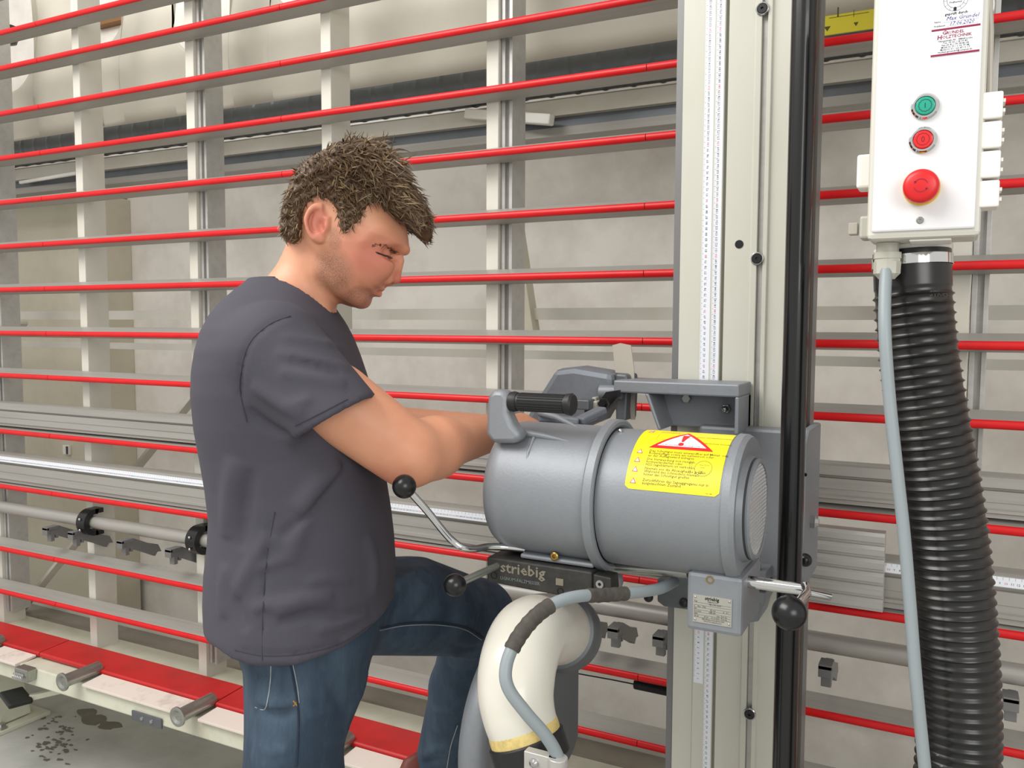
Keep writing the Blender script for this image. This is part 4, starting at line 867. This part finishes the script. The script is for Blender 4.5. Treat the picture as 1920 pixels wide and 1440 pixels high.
# ---- head and neck (head space, pixels)
HEADP = spline_poly([(752, 405), (762, 430), (766, 455), (764, 470), (751, 485), (742, 503), (735, 520), (725, 531), (720, 537), (718, 542), (712, 547), (711, 553), (697, 558), (692, 566), (684, 574), (668, 577), (645, 571), (622, 560), (604, 535), (575, 490), (556, 455), (553, 410), (560, 365), (583, 325), (622, 300), (670, 295), (712, 315), (738, 360)], 4)
def head_fn(x, y, z):
    d2 = poly_sd(HEADP, x+0*y, y+0*x)
    W = 86-34*np.clip((y-465)/105, 0, 1)**1.2-6*np.clip((x-690)/70, 0, 1)
    T = 58+26*np.clip((x-665)/50, 0, 1)*np.clip((y-440)/40, 0, 1)
    f = (np.sqrt(np.maximum(1-np.minimum(d2, T)/T, 0)**2+(z/W)**2)-1)*26
    az = np.abs(z)
    jaw = cap(x, y, az, (612, 515, 50), (675, 560, 24), 16, 13); f = smin(f, jaw, 14)
    cheek = ell(x, y, az, (682, 500, 44), (34, 22, 13)); f = smin(f, cheek, 30)
    brow = cap(x, y, az, (757, 469, 12), (726, 462, 52), 7, 5); f = smin(f, brow, 9)
    sock = ell(x, y, az, (746, 483, 40), (20, 10, 22)); f = smax(f, -sock, 12)
    lid = ell(x, y, az, (723, 482, 37), (14, 10.5, 14)); f = smin(f, lid, 5)
    lidc = cap(x, y, az, (739, 484, 26), (712, 481, 54), 2.0, 1.4); f = smin(f, lidc, 2)
    eyeb = cap(x, y, az, (740, 487, 26), (714, 484, 54), 1.6, 1.2); f = smax(f, -eyeb, 1.5)
    nose = cap(x, y, z, (750, 490, 0), (741, 520, 0), 6, 9.5); f = smin(f, nose, 9)
    tip = ell(x, y, z, (741, 523, 0), (9.5, 8.5, 9)); f = smin(f, tip, 5)
    ala = ell(x, y, az, (728, 526, 14), (10, 8.5, 7.5)); f = smin(f, ala, 5)
    nside = cap(x, y, az, (741, 500, 6), (730, 520, 14), 6, 7); f = smin(f, nside, 8)
    nos = ell(x, y, az, (733, 534, 6), (5, 3, 3.2)); f = smax(f, -nos, 2)
    up = cap(x, y, az, (717, 541.5, 0), (702, 545, 21), 3.4, 1.8); f = smin(f, up, 5)
    lo_ = cap(x, y, az, (711.5, 552, 0), (700, 549, 19), 3.8, 1.8); f = smin(f, lo_, 5)
    slit = cap(x, y, az, (721, 547, 0), (698, 547, 23), 1.5, 1.2); f = smax(f, -slit, 2)
    chin = ell(x, y, z, (681, 566, 0), (11, 10, 17)); f = smin(f, chin, 8)
    neck = cap(x, y, z, (590, 492, 0), (548, 590, 0), 59, 66); f = smin(f, neck, 16)
    stm = cap(x, y, az, (595, 500, 46), (612, 600, 26), 12, 13); f = smin(f, stm, 18)
    trap = cap(x, y, az, (545, 560, 20), (500, 640, 120), 46, 46); f = smin(f, trap, 24)
    chest = ell(x, y, z, (560, 680, 0), (90, 95, 150)); f = smin(f, chest, 30)
    # ear on both sides
    co, si = math.cos(.16), math.sin(.16); ex_, ey_ = (x-615)*co+(y-434)*si, -(x-615)*si+(y-434)*co
    wd = np.where(ey_ < 0, 21, 21-.22*ey_); q = np.sqrt((ex_/wd)**2+(ey_/33)**2); zz = az-93-.30*(-ex_)
    rim = np.sqrt(((q-.84)*22)**2+zz**2)-4.2
    rim = smax(rim, np.minimum((ex_-6), 22-np.hypot(ex_-10, ey_+33)), 3)
    pan = smax((q-.86)*18, np.abs(zz+9)-3.4, 2)
    anti = np.sqrt(((np.sqrt(((ex_-4)/12)**2+((ey_+2)/21)**2)-.8)*12)**2+(zz+5)**2)-2.8; anti = smax(anti, ex_-5, 3)
    lobe = ell(x, y, az, (619, 461, 90), (8, 9, 5)); trag = ell(x, y, az, (632, 441, 88), (4, 7, 6))
    root = cap(x, y, az, (619, 420, 80), (622, 452, 80), 12, 9)
    ear = smin(smin(smin(pan, rim, 2), anti, 2), lobe, 5); conch = ell(x, y, az, (622, 440, 93), (8, 12, 9)); ear = smax(smin(ear, root, 6), -conch, 3)
    ear = smin(ear, trag, 3)
    return smin(f, ear, 5)
Ph, Qh = surface_nets(head_fn, (480, 285, -175), (775, 690, 175), 2.3)
x_, y_, z_ = Ph.T
def blob(cx_, cy_, cz_, rx, ry, rz): return np.clip(1.4*(1-((x_-cx_)/rx)**2-((y_-cy_)/ry)**2-((np.abs(z_)-cz_)/rz)**2), 0, 1)
fl_h = np.clip(.22*np.clip((x_-640)/50, 0, 1)*np.clip((y_-430)/30, 0, 1)+blob(616, 436, 95, 26, 38, 26)*.75+blob(705, 500, 45, 60, 44, 70)*.26+blob(742, 520, 0, 16, 22, 22)*.5+blob(690, 480, 60, 70, 44, 70)*.22+blob(712, 547, 0, 12, 9, 24)*.4, 0, 1)
st_h = np.clip(np.maximum.reduce([blob(640, 515, 60, 42, 52, 50), blob(675, 560, 25, 45, 26, 55), blob(700, 542, 15, 24, 16, 34)*.7, blob(645, 465, 80, 16, 30, 20)*.8]), 0, 1)*.8
# ---- arms and hands (camera space, metres)
def hand(x, y, z, wr, fw, dn_, side):             # palm + four fingers + thumb, curled round a grip
    wr, fw, dn_ = A(*wr), nrm(fw), nrm(dn_); lat = nrm(np.cross(fw, dn_))*side
    pc = wr+fw*.05
    f = cap(x, y, z, wr+fw*.015, wr+fw*.075, .024, .026)
    f = smin(f, cap(x, y, z, wr+fw*.03-lat*.02, wr+fw*.08-lat*.022, .016, .014), .01); f = smin(f, cap(x, y, z, wr+fw*.03+lat*.02, wr+fw*.08+lat*.024, .016, .014), .01)
    for k, L in enumerate((.90, 1.0, .95, .75)):
        b = wr+fw*.088+lat*(-.030+.020*k); m_ = b+fw*.036*L+dn_*.012; e = m_+fw*.012*L+dn_*.026*L; t = e-fw*.014+dn_*.014*L
        g = np.minimum(np.minimum(cap(x, y, z, b, m_, .0098, .0088), cap(x, y, z, m_, e, .0088, .008)), cap(x, y, z, e, t, .008, .0068)); f = smin(f, g, .004)
    b = wr+fw*.03-lat*.028; m_ = b+fw*.03-lat*.022+dn_*.012; e = m_+fw*.030+dn_*.014
    g = np.minimum(cap(x, y, z, b, m_, .013, .0105), cap(x, y, z, m_, e, .0105, .0085)); return smin(f, g, .008)
SHr, ELr, WRr = cc(520, 672, 1.26), cc(762, 850, 1.30), cc(934, 810, 1.51)
SHl, ELl, WRl = cc(560, 660, 1.60), cc(700, 800, 1.66), cc(918, 806, 1.615)
def arm_fn(x, y, z):
    f = cap(x, y, z, SHr, ELr, .048, .047); f = smin(f, cap(x, y, z, SHr+(ELr-SHr)*.45, SHr+(ELr-SHr)*.8, .053, .047), .03)
    fa = ELr+(WRr-ELr)*.28
    f = smin(f, cap(x, y, z, ELr, fa, .043, .0425), .025); f = smin(f, cap(x, y, z, fa, WRr, .0425, .0295, .9), .03)
    f = smin(f, cap(x, y, z, ELr+A(.012, .012, 0), fa+A(.0, .012, .0), .034, .034), .02)
    g = smin(cap(x, y, z, SHl, ELl, .048, .044), cap(x, y, z, ELl, WRl, .043, .029), .03); f = smin(f, g, .01)
    f = smin(f, hand(x, y, z, WRr, WRr-ELr, (0, 1, .15), 1), .012); f = smin(f, hand(x, y, z, WRl, WRl-ELl, (0, 1, .1), -1), .012)
    tor = ell(x, y, z, cc(555, 790, 1.42), (.10, .20, .14)); f = smin(f, tor, .02)
    f = smin(f, cap(x, y, z, SHr, SHl, .042, .042), .03)
    return f
Pa, Qa = surface_nets(arm_fn, (-.46, -.16, 1.10), (.16, .32, 1.90), .0052)
xa_, ya_, za_ = Pa.T; fl_a = np.clip(.8-(np.linalg.norm(Pa-(ELr+A(-.015, .03, 0)), axis=1)/.075), 0, .55)
Pw = np.vstack([h2w(Ph), c2w(Pa)]); Qw = np.vstack([Qh, Qa+len(Ph)])
build_np('body', Pw, Qw, 'skin', man, {'flush': np.r_[fl_h, fl_a], 'stubble': np.r_[st_h, np.zeros(len(Pa))]})
# ---- t-shirt (camera space)
TD = 1.42; ts = TD/F
ky = [530, 548, 572, 600, 630, 665, 700, 740, 800, 850, 905, 960, 1010, 1060, 1110, 1150, 1190, 1240, 1290]
kb = [470, 452, 432, 415, 404, 396, 390, 387, 390, 397, 405, 411, 408, 402, 401, 404, 414, 440, 462]       # back outline
kf = [600, 608, 622, 640, 655, 668, 680, 692, 702, 712, 720, 729, 735, 738, 737, 733, 722, 700, 690]       # front outline
kz = [.075, .10, .135, .17, .195, .21, .212, .21, .20, .19, .183, .18, .18, .182, .186, .19, .19, .185, .18]  # half breadth
def snap(poly_px, d0, fn, off=.0006, n=40, cam=False):       # a seam line laid on the near surface of fn
    P = smooth_path([(*p, 0) for p in poly_px], n)[:, :2]; out = []
    zs = np.linspace(1.05, d0, 130); PXX, PYY = P[:, :1], P[:, 1:2]
    v = fn((PXX-960)/F*zs, (PYY-720)/F*zs, zs+0*PXX); i = np.argmax(v < 0, axis=1); ok = (v < 0).any(1)
    z0, z1 = zs[np.maximum(i-1, 0)], zs[i]
    for _ in range(8):
        zm = (z0+z1)/2; vm = fn((P[:, 0]-960)/F*zm, (P[:, 1]-720)/F*zm, zm); z1 = np.where(vm < 0, zm, z1); z0 = np.where(vm < 0, z0, zm)
    z1 = z1-off; out = np.stack([(P[:, 0]-960)/F*z1, (P[:, 1]-720)/F*z1, z1], 1)[ok]
    if len(out) < 2: return None
    return np.array(out) if cam else c2w(np.array(out))
rs_ = np.random.default_rng(5)
def folds(x, y, z, f, items):
    for pts, w_, dp in items:
        pad = 4*w_; lo_ = pts.min(0)-pad; hi_ = pts.max(0)+pad
        n = len(pts)-1; best = np.full(f.shape, 1e3); tt = np.zeros(f.shape)
        if max(x.shape[0] if x.ndim == 3 else 0, 0) > 1:          # grid: only touch the cells round the fold
            sl = [slice(*np.searchsorted(g.ravel(), (l, h_))) for g, l, h_ in zip((x, y, z), lo_, hi_)]
            xs_, ys_, zs_ = x[sl[0]], y[:, sl[1]], z[:, :, sl[2]]; key = tuple(sl)
        else: xs_, ys_, zs_, key = x, y, z, Ellipsis
        b_ = best[key]; t_ = tt[key]
        for k in range(n):
            a, b = pts[k], pts[k+1]; d = b-a; t = np.clip(((xs_-a[0])*d[0]+(ys_-a[1])*d[1]+(zs_-a[2])*d[2])/(d@d+1e-12), 0, 1)
            q = (xs_-a[0]-t*d[0])**2+(ys_-a[1]-t*d[1])**2+(zs_-a[2]-t*d[2])**2; m = q < b_
            b_ = np.where(m, q, b_); t_ = np.where(m, (k+t)/n, t_)
        g = dp*np.exp(-b_/(w_*w_))*np.sqrt(np.maximum(np.sin(np.pi*t_), 0))
        f = f.copy(); f[key] = f[key]-1.6*g
    return f
def lay(items, fn, d0):                            # pixel strokes -> polylines on the near surface of fn
    out = []
    for px, w_, dp in items:
        P = snap(px, d0, fn, 0., 7, cam=True)
        if P is not None: out.append((P, w_, dp))
    return out
SEND = cc(626, 783, 1.235)
def shirt_fn(x, y, z):
    py = y/ts+720; b = np.interp(py, ky, kb); f_ = np.interp(py, ky, kf); dz = np.interp(py, ky, kz)
    cx_, hw = (((b+f_)/2)-960)*ts, (f_-b)/2*ts
    e = 2.3
    r = (np.abs((x-cx_)/hw)**e+np.abs((z-TD)/dz)**e)**(1/e)
    f = (r-1)*np.minimum(hw, dz)*.9
    sn = nrm(A(.50, .86, .0))
    sl = cap(x, y, z, cc(515, 655, 1.255), SEND+(SEND-cc(515, 655, 1.255))*.25, .071, .066)
    inner = cap(x, y, z, cc(617, 771, 1.237), SEND+(SEND-cc(515, 655, 1.255))*.4, .0545, .0565)
    sl = smax(sl, (x-SEND[0])*sn[0]+(y-SEND[1])*sn[1]+(z-SEND[2])*sn[2]-.002, .004); sl = smax(sl, -inner, .003)
    f = smin(f, sl, .018)
    sl2 = cap(x, y, z, cc(545, 648, 1.58), cc(645, 765, 1.63), .070, .064); f = smin(f, sl2, .03)
    # folds
    f = folds(x, y, z, f, SF)
    # openings: hem, neck, sleeves
    pxx = x/1.25*F+960; pyn = y/1.25*F+720
    hem = np.interp(pxx, [400, 440, 490, 560, 640, 700, 735, 760], [1222, 1236, 1245, 1243, 1222, 1188, 1150, 1120])
    f = smax(f, (pyn-hem)*.00078, .006)
    P0 = cc(548, 556, 1.40); nk = cap(x, y, z, cc(590, 480, 1.40), cc(552, 578, 1.40), .0585, .0600); f = smax(f, -nk, .006)
    return f
SF = []
SF = lay([([(650, 722), (600, 710), (520, 695)], .009, .0045), ([(655, 690), (590, 675), (515, 660)], .008, .004), ([(655, 655), (590, 640), (525, 630)], .006, .003), ([(570, 780), (530, 760), (472, 722)], .010, .005), ([(560, 825), (505, 800), (464, 768)], .007, -.005), ([(640, 700), (600, 688), (540, 676)], .006, -.004), ([(585, 745), (560, 756), (530, 760)], .007, .003),
      ([(640, 870), (600, 910), (555, 960)], .012, .006), ([(655, 865), (590, 950), (525, 1010)], .007, -.004), ([(440, 860), (428, 940), (424, 1010)], .014, .005), ([(470, 880), (460, 960), (452, 1030)], .008, -.005), ([(505, 1000), (470, 1060), (440, 1115)], .010, .004), ([(600, 880), (560, 1000), (540, 1060)], .012, .003),
      ([(512, 1152), (560, 1128), (625, 1118)], .010, .0055), ([(520, 1168), (580, 1152), (645, 1150)], .006, -.005), ([(590, 1182), (640, 1168), (692, 1150)], .008, .005), ([(640, 1203), (690, 1172), (726, 1135)], .007, .006), ([(570, 1128), (520, 1132), (470, 1142)], .008, .004), ([(620, 1165), (660, 1150), (700, 1140)], .005, -.004),
      ([(690, 1000), (702, 1060), (700, 1120)], .012, .004), ([(422, 1060), (416, 1110), (420, 1160)], .010, .004), ([(462, 1182), (450, 1150), (442, 1120)], .007, -.004), ([(480, 1075), (500, 1060), (540, 1050)], .007, .003), ([(660, 1090), (610, 1085), (570, 1095)], .007, .003),
      ([(545, 592), (505, 608), (470, 640), (455, 680), (450, 730), (460, 780)], .0035, -.003), ([(491, 1235), (493, 1140), (500, 1050), (513, 960)], .003, -.002), ([(440, 1217), (490, 1227), (560, 1225), (640, 1205), (698, 1168)], .003, -.002)], shirt_fn, 1.6)
Ps, Qs = surface_nets(shirt_fn, (-.50, -.175, 1.12), (-.10, .48, 1.75), .0050)
shirt = build_np('t_shirt', c2w(Ps), Qs, 'shirt', man, label='dark grey crew neck t-shirt')
def seam(name, px, fn, m, parent, r=.0009, d0=1.5, n=40):
    P = snap(px, d0, fn, .0007, n)
    if P is not None: return build(name, MB().tube(P, r, 6), m, parent, smooth=60)
seam('armhole_seam', [(545, 592), (505, 608), (470, 640), (455, 680), (450, 730), (462, 790)], shirt_fn, 'shirt_seam', shirt, .0011)
seam('side_seam', [(515, 960), (500, 1050), (493, 1140), (491, 1238)], shirt_fn, 'shirt_seam', shirt, .0008)
seam('sleeve_hem', [(553, 798), (590, 780), (625, 762), (652, 748)], shirt_fn, 'shirt_seam', shirt, .0008)
seam('shirt_hem', [(440, 1219), (490, 1229), (560, 1227), (640, 1207), (700, 1170)], shirt_fn, 'shirt_seam', shirt, .0007)
# collar band round the neck opening
ax_ = nrm(cc(552, 578, 1.40)-cc(590, 480, 1.40)); 
def collar_pt(t):
    # ring on a tilted plane: high at the nape, low at the throat
    c_ = cc(548, 566, 1.40); u_ = nrm(A(.90, .40, 0)); v_ = A(0, 0, 1); return c_+u_*math.cos(t)*.071+v_*math.sin(t)*.0655+A(0, 1, 0)*(.006*math.cos(2*t))
ring = c2w(np.array([collar_pt(t) for t in np.linspace(0, 2*math.pi, 65)[:-1]]))
cu = nrm(c2w(np.array([cc(548, 566, 1.4)]))[0]-c2w(np.array([cc(590, 480, 1.4)]))[0])
rg_ = []
ctr = ring.mean(0)
for p in ring:
    o_ = nrm(p-ctr); q_ = nrm(cu)
    rg_.append([p-q_*.007, p+o_*.0035-q_*.004, p+o_*.006+q_*.005, p+o_*.004+q_*.011, p-o_*.001+q_*.009, p-o_*.002])
cbd = MB(); cbd.rings(rg_, False, True); build('collar', cbd, 'shirt', shirt, smooth=60)
# ---- jeans (camera space)
HPn, HPf = cc(575, 1190, 1.33), cc(655, 1112, 1.52)
KNf, ANf = cc(893, 1158, 1.76), cc(823, 1432, 1.93)
KNn, ANn = cc(560, 1640, 1.40), cc(545, 2130, 1.42)
jy = [1120, 1180, 1240, 1300, 1350, 1440, 1560]; jb = [425, 440, 464, 472, 478, 481, 487]; jf = [715, 712, 693, 682, 662, 635, 620]
def jeans_fn(x, y, z):
    dJ = 1.40; tj = dJ/F; py = y/tj+720
    b = np.interp(py, jy, jb); f_ = np.interp(py, jy, jf); cx_, hw = ((b+f_)/2-960)*tj, (f_-b)/2*tj
    zc = np.interp(py, [1120, 1240, 1300, 1360, 1560], [1.42, 1.41, 1.385, 1.36, 1.35]); dz = np.interp(py, [1120, 1200, 1245, 1300, 1360, 1440, 1560], [.145, .152, .150, .128, .108, .092, .082])
    r = np.sqrt(((x-cx_)/hw)**2+((z-zc)/dz)**2); f = (r-1)*np.minimum(hw, dz)
    f = smax(f, (py-1560)*tj, .01); f = smax(f, (1150-py)*tj, .01)
    f = smin(f, cap(x, y, z, cc(553, 1480, 1.35), KNn, .078, .066), .03); f = smin(f, cap(x, y, z, KNn, ANn, .064, .050), .02)
    th = cap(x, y, z, HPf, KNf-(KNf-HPf)*.04, .106, .078, 1.0); f = smin(f, th, .035)
    kn_ = ell(x, y, z, KNf+A(.012, .0, 0), (.066, .068, .066)); f = smin(f, kn_, .03)
    f = smin(f, cap(x, y, z, KNf+A(.0, .02, 0), KNf+(ANf-KNf)*.45, .066, .060), .025); f = smin(f, cap(x, y, z, KNf+(ANf-KNf)*.45, ANf, .060, .054), .02)
    f = folds(x, y, z, f, JF)
    return f
JF = []
JF = lay([([(756, 1028), (735, 1090), (705, 1150)], .006, -.005), ([(775, 1035), (750, 1100), (712, 1165)], .007, .005), ([(798, 1045), (770, 1110), (725, 1172)], .005, -.0045), ([(820, 1058), (790, 1120), (745, 1172)], .007, .005), ([(845, 1072), (810, 1130), (765, 1170)], .005, -.0045), ([(868, 1088), (835, 1135), (790, 1168)], .007, .005), ([(888, 1105), (860, 1145), (820, 1172)], .005, -.004), ([(905, 1125), (885, 1155), (850, 1175)], .006, .004),
      ([(715, 1188), (770, 1190), (830, 1192)], .006, .003), ([(840, 1205), (870, 1218), (905, 1212)], .006, -.006), ([(838, 1222), (870, 1232), (900, 1230)], .006, .005), ([(835, 1250), (860, 1262), (890, 1258)], .008, -.003), ([(812, 1330), (840, 1338), (862, 1328)], .008, .004), ([(790, 1418), (820, 1405), (860, 1402)], .008, .005), ([(785, 1435), (820, 1425), (855, 1425)], .005, -.004),
      ([(478, 1330), (520, 1340), (556, 1330)], .007, -.006), ([(482, 1315), (520, 1322), (552, 1315)], .008, .004), ([(468, 1270), (490, 1266), (512, 1258)], .006, -.005), ([(690, 1255), (676, 1300), (655, 1335)], .010, .004), ([(570, 1345), (610, 1335), (655, 1310)], .008, .003), ([(600, 1260), (630, 1300), (640, 1350)], .010, -.003), ([(660, 1360), (640, 1380), (610, 1395)], .008, .004), ([(485, 1400), (510, 1410), (545, 1405)], .008, .003)], jeans_fn, 2.1)
Pj, Qj = surface_nets(jeans_fn, (-.48, .33, 1.15), (.04, 1.30, 2.02), .0056)
jeans = build_np('jeans', c2w(Pj), Qj, 'denim', man, label='worn blue denim jeans')
seam('pocket_edge', [(508, 1246), (507, 1275), (503, 1305), (496, 1330), (478, 1326)], jeans_fn, 'stitch', jeans, .0008)
seam('side_seam', [(545, 1246), (553, 1290), (558, 1320), (560, 1360), (556, 1438)], jeans_fn, 'denim_seam', jeans, .0016)
seam('side_stitch', [(549, 1246), (557, 1285), (561, 1318)], jeans_fn, 'stitch', jeans, .0007)
seam('thigh_seam', [(712, 1182), (760, 1173), (820, 1172), (870, 1180), (903, 1200)], jeans_fn, 'stitch', jeans, .0008, 1.9)
seam('thigh_seam_ridge', [(712, 1179), (760, 1169), (820, 1168), (870, 1176), (905, 1196)], jeans_fn, 'denim_seam', jeans, .0022, 1.9)
seam('shin_seam', [(858, 1360), (845, 1400), (838, 1440)], jeans_fn, 'stitch', jeans, .001, 2.1)
ct = snap([(550, 1314), (558, 1324)], 1.5, jeans_fn, .0004, 2); ct2 = snap([(558, 1314), (550, 1324)], 1.5, jeans_fn, .0004, 2)
if ct is not None: build('rivet_stitch', MB().tube(ct, .0011, 6).tube(ct2, .0011, 6), 'stitch_orange', jeans)
# ---- shoes
def shoe(anc, heel_z, fwd, name):
    anc = A(anc[0], anc[1], heel_z); fw = nrm(A(fwd[0], fwd[1], 0)); sd = A(-fw[1], fw[0], 0); rg = []
    prof_ = [(-.075, .030, .070), (-.06, .038, .095), (-.02, .041, .105), (.03, .042, .095), (.08, .046, .072), (.13, .050, .058), (.17, .044, .048), (.195, .026, .036)]
    for t, hw, ht in prof_:
        c = anc+fw*t; rg.append([c+sd*hw*math.cos(a)*(1.0 if math.sin(a) < .3 else .8)+A(0, 0, 1)*(.018+max(math.sin(a), 0)*ht) for a in np.linspace(0, 2*math.pi, 20, endpoint=False)])
    s = build(name, MB().rings(rg), 'shoe', man, smooth=70)
    rg = []
    for t, hw, ht in prof_:
        c = anc+fw*t; rg.append([c+sd*(hw+.004)+A(0, 0, .022), c-sd*(hw+.004)+A(0, 0, .022), c-sd*(hw+.004), c+sd*(hw+.004)])
    build('sole', MB().rings(rg), 'sole', s, smooth=0, bev=.003)
aw = c2w(np.array([ANn, ANf])); shoe(aw[0], 0.0, RI, 'shoe'); shoe(aw[1]+A(-.02, -.01, 0), .424, A(.45, .9, 0), 'shoe')
# ---- eyes, brows, lashes laid on the face
def on_face(pts, off, n=14):
    P = smooth_path([(*p, 0) for p in pts], n)[:, :2]; zs = np.arange(-112, 0, .8)
    v = head_fn(P[:, :1]+0*zs, P[:, 1:2]+0*zs, zs+0*P[:, :1]); i = np.argmax(v < 0, axis=1); return np.stack([P[:, 0], P[:, 1], zs[i]-off], 1)
def mirror(P, sg): return P*A(1, 1, 1 if sg < 0 else -1)
br_ = on_face([(749, 475.5), (740, 471.5), (726, 469), (709, 472)], .2); la_ = on_face([(738, 486), (732, 487), (725, 486.4), (719, 484.8), (714, 482.5)], -.2); cr_ = on_face([(735, 479), (724, 476.5), (712, 478), (704, 483)], -.2)
for sg in (-1, 1):
    eb = MB(); rb = np.random.default_rng(2)
    for k in range(170):
        t = rb.uniform(0, 12.99); i = int(t); p = br_[i]+(br_[i+1]-br_[i])*(t-i)+A(rb.normal()*1.5, rb.normal()*2.4*(1-.05*abs(t-5)), -.2); d_ = A(-6-rb.uniform(0, 4), rb.normal()*2+ (1.5 if t > 6 else .5), 1.2)
        eb.tube(h2w(mirror(np.array([p, p+d_*.5+A(0, 0, -.7), p+d_]), sg)), np.array([.5, .45, .1])*HS, 3, False)
    build('eyebrow', eb, 'hair', man, smooth=60)
    build('eye', MB().ball(h2w(mirror(np.array([(723, 484, -37.)]), sg))[0], .0112, 20, 10), 'eye_dark', man)
    build('lashes', MB().tube(h2w(mirror(la_, sg)), np.interp(np.linspace(0, 1, 14), [0, .3, .8, 1], [.0007, .0016, .0015, .0006]), 6), 'eye_dark', man, smooth=60)
# ---- hair: a shell over the skull with locks combed over it
HAIRP = spline_poly([(542, 452), (541, 425), (545, 392), (552, 360), (563, 332), (583, 308), (610, 292), (640, 276), (672, 270), (705, 276), (728, 292), (745, 318), (766, 345), (786, 370), (800, 392), (808, 415), (806, 438), (792, 452), (778, 440), (766, 428), (748, 420), (722, 403), (708, 412), (702, 430), (688, 444), (668, 458), (653, 455), (645, 436), (639, 414), (629, 404), (612, 402), (599, 409), (592, 428), (589, 450), (572, 466), (552, 462)], 3)
def hair_fn(x, y, z):
    d2 = poly_sd(HAIRP, x+0*y, y+0*x)
    az = np.abs(z); W = np.interp(y+0*x, [270, 300, 330, 400, 460], [84, 90, 93, 92.5, 89])-10*np.clip((x-700)/100, 0, 1)
    T = np.interp(y+0*x, [270, 330, 390, 460], [58, 44, 20, 9])
    f = (np.sqrt(np.maximum(1-np.minimum(d2, T)/T, 0)**2+(z/W)**2)-1)*26
    # open the face and keep a shell only
    f = f+1.6*np.sin(x*.23+y*.31+z*.17)*np.sin(z*.21-x*.11)+1.0*np.sin(x*.5-y*.43+z*.37)
    face = ell(x, y, z, (790, 500, 0), (95, 92, 74)); f = smax(f, -face, 8)
    return f
Pr, Qr = surface_nets(hair_fn, (525, 255, -110), (825, 480, 110), 3.2)
hair = build_np('hair', h2w(Pr), Qr, 'hair', man, label='short wavy brown hair falling over the forehead')
# locks
ctr_ = (Pr[Qr[:, 0]]+Pr[Qr[:, 1]]+Pr[Qr[:, 2]]+Pr[Qr[:, 3]])/4; nn = np.cross(Pr[Qr[:, 2]]-Pr[Qr[:, 0]], Pr[Qr[:, 3]]-Pr[Qr[:, 1]]); nn /= np.linalg.norm(nn, axis=1)[:, None]+1e-9
out = ((ctr_-A(650, 390, 0))*nn).sum(1) > 0; nn[~out] *= -1
crown = A(585, 330, 0); hl, hd_ = MB(), MB(); rh = np.random.default_rng(3)
pick = rh.choice(len(ctr_), 6500)
for i in pick:
    p, n_ = ctr_[i], nn[i]
    if p[1] > 440 and p[0] > 700 and abs(p[2]) < 40 and n_[1] > .5: continue
    top = np.clip((430-p[1])/110, 0, 1)*np.clip((p[0]-600)/110, 0, 1)
    flow = p-crown; flow = flow/(np.linalg.norm(flow)+1e-6)+A(.3*top, .55, 0)+rh.normal(size=3)*(.12+.16*top)+(.18+.75*top)*np.sin(A(p[0]*.11+p[2]*.09+1, p[1]*.13-p[2]*.10, p[0]*.09-p[1]*.12+p[2]*.05+2)+A(0, 0, .5*math.sin(p[0]*.25)))
    flow -= n_*(flow@n_); flow /= np.linalg.norm(flow)+1e-6
    L = rh.uniform(10, 18)+top*rh.uniform(14, 34); lift = rh.uniform(.02, .12)+.13*top
    curl = np.cross(n_, flow)*rh.normal()*(.25+.5*top)
    wv = np.cross(n_, flow)*L*.07*top*rh.choice((-1, 1)); pts = [p-n_*1.5+flow*L*t+n_*(L*lift*t*(1.25-t))+curl*L*t*t*.5+wv*math.sin(t*6.3)+A(0, 1, 0)*L*top*.25*t*t for t in (0, .2, .4, .6, .8, 1)]
    r0 = rh.uniform(.6, 1.2)*(1+.7*top); (hl if rh.random() < .3 else hd_).tube(h2w(np.array(pts)), np.array([r0, r0, r0*.95, r0*.8, r0*.55, .12])*HS, 3, False)
h1_ = build('hair_locks', hd_, 'hair', hair, smooth=60); h1_['kind'] = 'stuff'; h2_ = build('pale_locks', hl, 'hair_light', hair, smooth=60); h2_['kind'] = 'stuff'; h2_.name = 'fair_locks'  # a random share of the locks takes the paler hair colour
